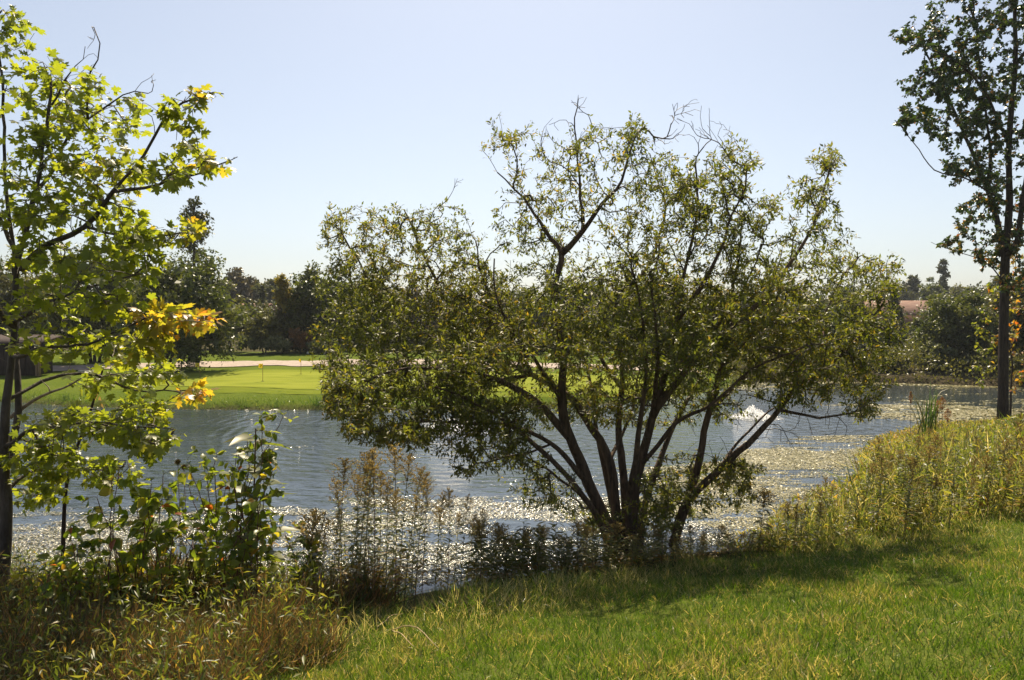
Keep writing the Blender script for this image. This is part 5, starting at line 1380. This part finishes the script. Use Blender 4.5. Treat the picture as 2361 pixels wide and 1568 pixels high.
V, F, r = scatter(SLIM, P, A, N, rgp.uniform(.06, .115, n), rn, .8)
tag(obj('bank_undergrowth', make_mesh('bank_undergrowth', V, F, r, False, M['weed'])), 'dense mixed weeds filling the right bank between the stems', 'undergrowth', kind='stuff')
ng = 14000; k_ = rgp.choice(len(x), ng)
V, F, r = scatter(blade(2, .012, .45), np.stack([x[k_] + rgp.normal(0, .05, ng), y[k_] + rgp.normal(0, .05, ng), G(x[k_], y[k_])], -1), norm(rgp.normal(0, .35, (ng, 3)) + np.array([0, 0, 1])), norm(rgp.normal(size=(ng, 3)) * np.array([1, 1, .1])), hz_[k_] * rgp.uniform(.6, 1.15, ng) + .05, np.clip(rgp.normal(.68, .2, ng), 0, 1))
tag(obj('bank_sedge', make_mesh('bank_sedge', V, F, r, False, M['tall_grass'])), 'pale wispy grass mixed into the right bank weeds', 'grass', kind='stuff')
# thin upright stalks among them
n = 900
k_ = rgp.choice(len(x), n); bl = blade(3, .006, .12)
V, F, r = scatter(bl, np.stack([x[k_], y[k_], G(x[k_], y[k_]) - .02], -1), norm(rgp.normal(0, .12, (n, 3)) + np.array([0, 0, 1])), norm(rgp.normal(size=(n, 3)) * np.array([1, 1, .1])), hz_[k_] * 1.25 + .04, np.clip(rgp.normal(.5, .25, n), 0, 1))
tag(obj('bank_stalks', make_mesh('bank_stalks', V, F, r, False, M['thicket'])), 'thin upright stalks and dry stems among the right bank weeds', 'stalks', kind='stuff')

# cattail clump
cp = W(2142, 1012, 18.2); cp = np.array([cp[0], 18.2, 0.0])
e = empty('cattail_clump', (cp[0], cp[1], max(-.05, float(G(cp[0], cp[1])))), 'upright clump of green cattail leaves at the tip of the right bank', 'cattail')
lv = [None] * 4
for k in range(30):
    if k < 4:
        bt = blade(5, .013 + .003 * k, .1 + .12 * k); lv[k] = make_mesh('blade', *(lambda v, f: (v, f))(*[np.stack([bt[0][:, 0], bt[0][:, 2], bt[0][:, 1]], -1), bt[1]]), np.full(len(bt[0]), [.1, .4, .65, .9][k]), False, M['reed'])
    o = obj('blade', lv[k % 4] if k >= 4 else lv[k], e, (rgp.normal(0, .10), rgp.normal(0, .10), 0))
    a = rgp.normal(0, .14); o.rotation_euler = (rgp.normal(0, .12), a, rgp.random() * 6.28); q = rgp.uniform(.9, 1.5); o.scale = (1.1, q, q)
for k in range(2):
    b = MB(); b.tube(np.array([[0, 0, 0], [.02, 0, .5], [.03, 0, .98]]), .005, 5); b2 = MB(); b2.tube(np.array([[.02, 0, .66], [.022, 0, .68], [.027, 0, .80], [.028, 0, .82]]), [.006, .014, .014, .004], 8)
    o = obj('stalk', b.mesh('stalk', M['green_stem'], True), e, (.05 - .12 * k, .03, 0)); obj('seed_head', b2.mesh('seed_head', M['bark_dark'], True), o)
# rusty seed heads beside the cattails
for k, (vx, vy, D, H_) in enumerate([(2172, 918, 17.6, .95), (2185, 945, 17.2, .8), (2100, 905, 18.6, 1.0), (2162, 925, 18.0, .9)]):
    p = W(vx, vy, D); g = max(0.0, float(G(p[0], D))); h = p[2] - g
    e = empty('dock_plant', (p[0], D, g), ['dry rust brown dock seed head right of the cattails', 'lower rust brown dock seed head leaning over the duckweed', 'lone dark seed head on a thin stalk left of the cattails', 'small rust brown seed head just behind the cattails'][k], 'dock')
    b = MB(); b.tube(np.array([[0, 0, -.05], [.01, 0, h * .5], [0, 0, h]]), [.006, .005, .003], 5); obj('stalk', b.mesh('stalk', M['red_stem'], True), e)
    m_ = 420; u = rgp.random(m_); rad = .10 * np.sin(np.pi * np.clip(u, .05, .95)) * (1 if k != 2 else .45)
    a = rgp.random(m_) * 6.28; q = np.sqrt(rgp.random(m_)) * rad
    P = np.stack([q * np.cos(a), q * np.sin(a), h - .28 * (1 - u) + .02], -1)
    V, F, r = scatter(DIAMOND, P, norm(rgp.normal(size=(m_, 3))), norm(rgp.normal(size=(m_, 3))), rgp.uniform(.015, .03, m_), rgp.random(m_) * .4 + .5)
    obj('seed_head', make_mesh('seed_head', V, F, r, False, M['bg_orange']), e, kind='stuff')

# two dry thistle heads in front of the pond at the left
for k, (vx, vy) in enumerate([(410, 1062), (424, 1074)]):
    p = W(vx, vy, 6.6); g = float(G(p[0], 6.6)); h = p[2] - g
    e = empty('thistle', (p[0], 6.6, g), ['dry thistle with the higher brown fluffy head', 'dry thistle with the lower pale brown fluffy head'][k], 'thistle')
    b = MB(); b.tube(np.array([[0, 0, -.05], [.015, 0, h * .6], [0, 0, h - .02]]), .0028, 5); obj('stem', b.mesh('stem', M['red_stem'], True), e)
    m_ = 260; d = norm(rgp.normal(size=(m_, 3)) + np.array([0, 0, .5]))
    V, F, r = scatter(blade(1, .05, .0) if False else DIAMOND, np.tile([0, 0, h - .015], (m_, 1)), d, norm(rgp.normal(size=(m_, 3))), rgp.uniform(.02, .034, m_), rgp.random(m_), .35)
    obj('flower_head', make_mesh('flower_head', V, F, r, False, M['plume']), e, kind='stuff')

# arching broad-bladed plant in the grass
p = ground_hit(640, 1510)
e = empty('arching_plant', (p[0], p[1], float(G(p[0], p[1]))), 'dark tuft of long arching leaves in the grass below the goldenrod', 'plant')
for k in range(30):
    bt = blade(5, .035, .75); 
    if k < 4: lv[k] = make_mesh('leaf', bt[0], bt[1], np.full(len(bt[0]), [.05, .2, .3, .55][k]), False, M['weed'])
    o = obj('leaf', lv[k % 4], e, (rgp.normal(0, .05), rgp.normal(0, .05), .02)); a = rgp.random() * 6.28; o.rotation_euler = (R(rgp.uniform(25, 65)), 0, a); q = rgp.uniform(.2, .36); o.scale = (q, q, q)

# fallen dry stalks lying on the grass
for k, (a, b_, lab) in enumerate([((1010, 1555), (1000, 1478), 0), ((905, 1470), (1010, 1515), 0), ((905, 1470), (955, 1515), 0), ((470, 1568), (540, 1440), 0), ((0, 1470), (360, 1432), 0), ((540, 1415), (610, 1500), 0)]):
    if k == 0: a, b_ = (870, 1462), (930, 1430)
    pa = ground_hit(*a); pb_ = ground_hit(*b_); pa[2] = float(G(pa[0], pa[1])); pb_[2] = float(G(pb_[0], pb_[1]))
    L = np.stack([pa * (1 - t) + pb_ * t + np.array([0, 0, .05 + .05 * math.sin(t * 3.1) * (k % 2 + .5)]) + rgp.normal(0, .004, 3) for t in np.linspace(0, 1, 8)]); c = L[0].copy()
    bb = MB(); bb.tube(L - c, np.linspace(.0045, .0025, 8), 5)
    tag(obj('dry_stalk', bb.mesh('dry_stalk', M['straw'], True), None, c), ['short dry stalk lying under the goldenrod clump', 'longer of two crossed straw stalks on the lawn edge', 'shorter of two crossed straw stalks on the lawn edge', 'stout pale straw stalk slanting out of the dark grass', 'long thin straw stalk lying across the dark thicket floor', 'straw stalk leaning at the edge of the thicket'][k], 'stalk')
# glossy dark hoop in the thicket
p = ground_hit(235, 1500); gz = float(G(p[0], p[1]))
th = np.linspace(R(60), R(330), 26); bb = MB(); bb.tube(np.stack([.17 * np.cos(th), .05 * np.sin(th), .10 + .10 * np.sin(th)], -1), .009, 8)
tag(obj('dark_hoop', bb.mesh('dark_hoop', M['black_plastic'], True), None, (p[0], p[1], gz + .04)), 'glossy dark open hoop half buried in the left thicket', 'hoop')

# ------------------------------------------------------------------ grass
rgg = np.random.default_rng(99)


def blades(x, y, length, rn, w, bend, lean=.35, seg=2, lift=-.004):
    n = len(x)
    A = norm(rgg.normal(0, lean, (n, 3)) * np.array([1, 1, .3]) + np.array([0, 0, 1.0]))
    N = norm(rgg.normal(size=(n, 3)) * np.array([1, 1, .15]))
    return scatter(blade(seg, w, bend), np.stack([x, y, G(x, y) + lift], -1), A, N, length, rn)


# mown lawn
n = 260000
y = 1.6 + 8.6 * rgg.random(n) ** 1.4; x = -(.66 * y + .7) + (1.42 * y + 4.2) * rgg.random(n)
s = pond_sd(x, y)
inner = np.interp(x, [-3, -1.6, -.5, 1.5, 2.5, 4, 6, 9], [9, 2.6, 2.0, 1.2, 1.0, 1.6, 3.2, 6.0])
left = np.interp(y, [2.4, 4, 6], [-.95, -1.25, -1.5]) + .25 * np.sin(y * 5)
ok = (s > inner * .7) & (x > left - .3)
x, y, s = x[ok], y[ok], s[ok]; n = len(x)
patch = vnoise(x * 1.6, y * 1.6, 11); patch2 = vnoise(x * 5.3, y * 5.3, 12)
rn = np.clip(rgg.normal(.42, .18, n) + .5 * (patch - .5) + .35 * (patch2 - .5), 0, .8)
dry = rgg.random(n) < .12 + .3 * np.clip(patch2 * patch * 2 - .35, 0, 1)
rn = np.where(dry, rgg.uniform(.84, 1, n), rn)
ln = (.030 + .035 * rgg.random(n) + .035 * patch) * np.where(dry, .85, 1)
V, F, r = blades(x, y, ln * np.where(dry, 1.25, 1.0), rn, .038, .3, np.where(dry, .9, .42)[:, None])
tag(obj('lawn_grass', make_mesh('lawn_grass', V, F, r, False, M['grass'])), 'short mown grass of the near lawn', 'grass', kind='stuff')
# long bank grass
n = 170000
x = rgg.uniform(-4.6, 10.5, n); y = rgg.uniform(3.6, 13.5, n); s = pond_sd(x, y)
inner = np.interp(x, [-3, -1.6, -.5, 1.5, 2.5, 4, 6, 9], [4.6, 3.6, 3.1, 2.3, 1.6, 2.3, 3.9, 7.0])
ok = (s > .02) & (s < inner) & (x < .95 * y + 1.2) & (s > np.interp(x, [2.5, 4, 6, 9], [0, .8, 2.3, 4.8]))
x, y, s = x[ok], y[ok], s[ok]; inner = inner[ok]; n = len(x)
tuft = vnoise(x * 2.1, y * 2.1, 14)
ln = (.09 + .22 * tuft + .09 * rgg.random(n)) * np.clip((inner - s) / 1.1, .22, 1) * np.where((x > -1) & (x < 3), np.clip((s - .5) / 1.0, .3, 1), 1)
rn = np.clip(rgg.normal(.38, .2, n) + .2 * (tuft - .5), 0, .8); rn = np.where(rgg.random(n) < .36, rgg.uniform(.78, 1, n), rn)
V, F, r = blades(x, y, ln, rn, .017, .5, .5, 2)
tag(obj('bank_grass', make_mesh('bank_grass', V, F, r, False, M['tall_grass'])), 'long bent grass along the top of the near bank', 'grass', kind='stuff')
# tangled thicket at the left
n = 46000
x = rgg.uniform(-5.2, -.9, n); y = rgg.uniform(3.2, 7.8, n); s = pond_sd(x, y)
ok = (s > 0) & (x < np.interp(y, [3, 4.5, 6, 8], [-1.15, -1.35, -1.5, -1.2]) + .3 * np.sin(y * 4))
x, y = x[ok], y[ok]; n = len(x)
ln = (.15 + .42 * vnoise(x * 1.7, y * 1.7, 15) * rgg.random(n) ** .5 + .1 * rgg.random(n)) * np.interp(y, [3, 5, 6.3, 7.5], [.5, 1.1, 1.75, 1.0])
rn = np.clip(rgg.normal(.55, .3, n), 0, 1)
V, F, r = blades(x, y, ln, rn, .0105, .35, .55, 2)
tag(obj('thicket_stalks', make_mesh('thicket_stalks', V, F, r, False, M['thicket'])), 'tangle of brown and green stalks under the maple', 'thicket', kind='stuff')
n = 17000
k_ = rgg.choice(len(x), n); P = np.stack([x[k_], y[k_], G(x[k_], y[k_]) + rgg.random(n) ** .9 * .62 * np.interp(y[k_], [3, 5, 6.5, 7.5], [.3, .8, 1.1, .7])], -1) + rgg.normal(0, .02, (n, 3))
V, F, r = scatter(SLIM, P, norm(rgg.normal(0, .8, (n, 3)) + np.array([0, 0, .1])), norm(rgg.normal(0, .6, (n, 3)) + np.array([0, 0, 1])), rgg.uniform(.035, .085, n), np.clip(rgg.normal(.36, .34, n), 0, 1), .75)
tag(obj('thicket_leaves', make_mesh('thicket_leaves', V, F, r, False, M['weed'])), 'narrow mixed leaves filling the thicket under the maple', 'thicket', kind='stuff')
# rough grass on the far bank
n = 70000
x = rgg.uniform(-19, 11, n); y = rgg.uniform(24, 34.5, n); s = pond_sd(x, y)
ok = (y > 17 + .55 * x) & (s > -.02) & (s < 1.9 * rgg.random(n) ** .8 + .25)
x, y, s = x[ok], y[ok], s[ok]; n = len(x)
V, F, r = blades(x, y, (.05 + .06 * rgg.random(n)) * np.clip(1.4 - s / 1.6, .4, 1.4), np.clip(rgg.normal(.45, .2, n), 0, .8), .07, .35, .5)
tag(obj('rough_grass', make_mesh('rough_grass', V, F, r, False, M['grass'])), 'rough grass edging the far bank of the pond', 'grass', kind='stuff')

# single reedy tufts standing on the far shore
for k, (vx, vy) in enumerate([(735, 938), (560, 938), (430, 936), (300, 934), (150, 925), (640, 940)]):
    p = ground_hit(vx, vy); m_ = 46
    e = empty('reed_tuft', (p[0], p[1], max(0.0, float(G(p[0], p[1])))), ['reed tuft on the far shore beside the willow edge', 'reed tuft on the far shore below the upright flag', 'reed tuft on the far shore below the tilted flag', 'reed tuft on the far shore behind the maple twigs', 'reed tuft on the far shore behind the pale dead limb', 'reed tuft on the far shore below the half folded flag'][k], 'reeds')
    V, F, r = scatter(blade(3, .02, .3), np.stack([rgg.normal(0, .12, m_), rgg.normal(0, .06, m_), np.full(m_, -.03)], -1), norm(rgg.normal(0, .3, (m_, 3)) + np.array([0, 0, 1])), norm(rgg.normal(size=(m_, 3)) * np.array([1, 1, .1])), rgg.uniform(.2, .5, m_) * [1, .7, .6, .8, .7, .6][k], rgg.random(m_) * .7)
    obj('blades', make_mesh('blades', V, F, r, False, M['reed']), e, kind='stuff')

# ------------------------------------------------------------------ thin autumn haze
hz = MB(); hz.box((0, 55, 12.4), (420, 260, 29.6))
hm = bpy.data.materials.new('haze_air'); hm.use_nodes = True
t = hm.node_tree; t.nodes.clear()
pv = t.nodes.new('ShaderNodeVolumePrincipled'); pv.inputs['Color'].default_value = (0.82, 0.88, 0.96, 1); pv.inputs['Density'].default_value = 0.0004; pv.inputs['Anisotropy'].default_value = 0.3
mo = t.nodes.new('ShaderNodeOutputMaterial'); t.links.new(pv.outputs[0], mo.inputs['Volume'])
tag(obj('haze', hz.mesh('haze', hm)), 'thin pale haze filling the air over the pond', 'haze', kind='stuff')
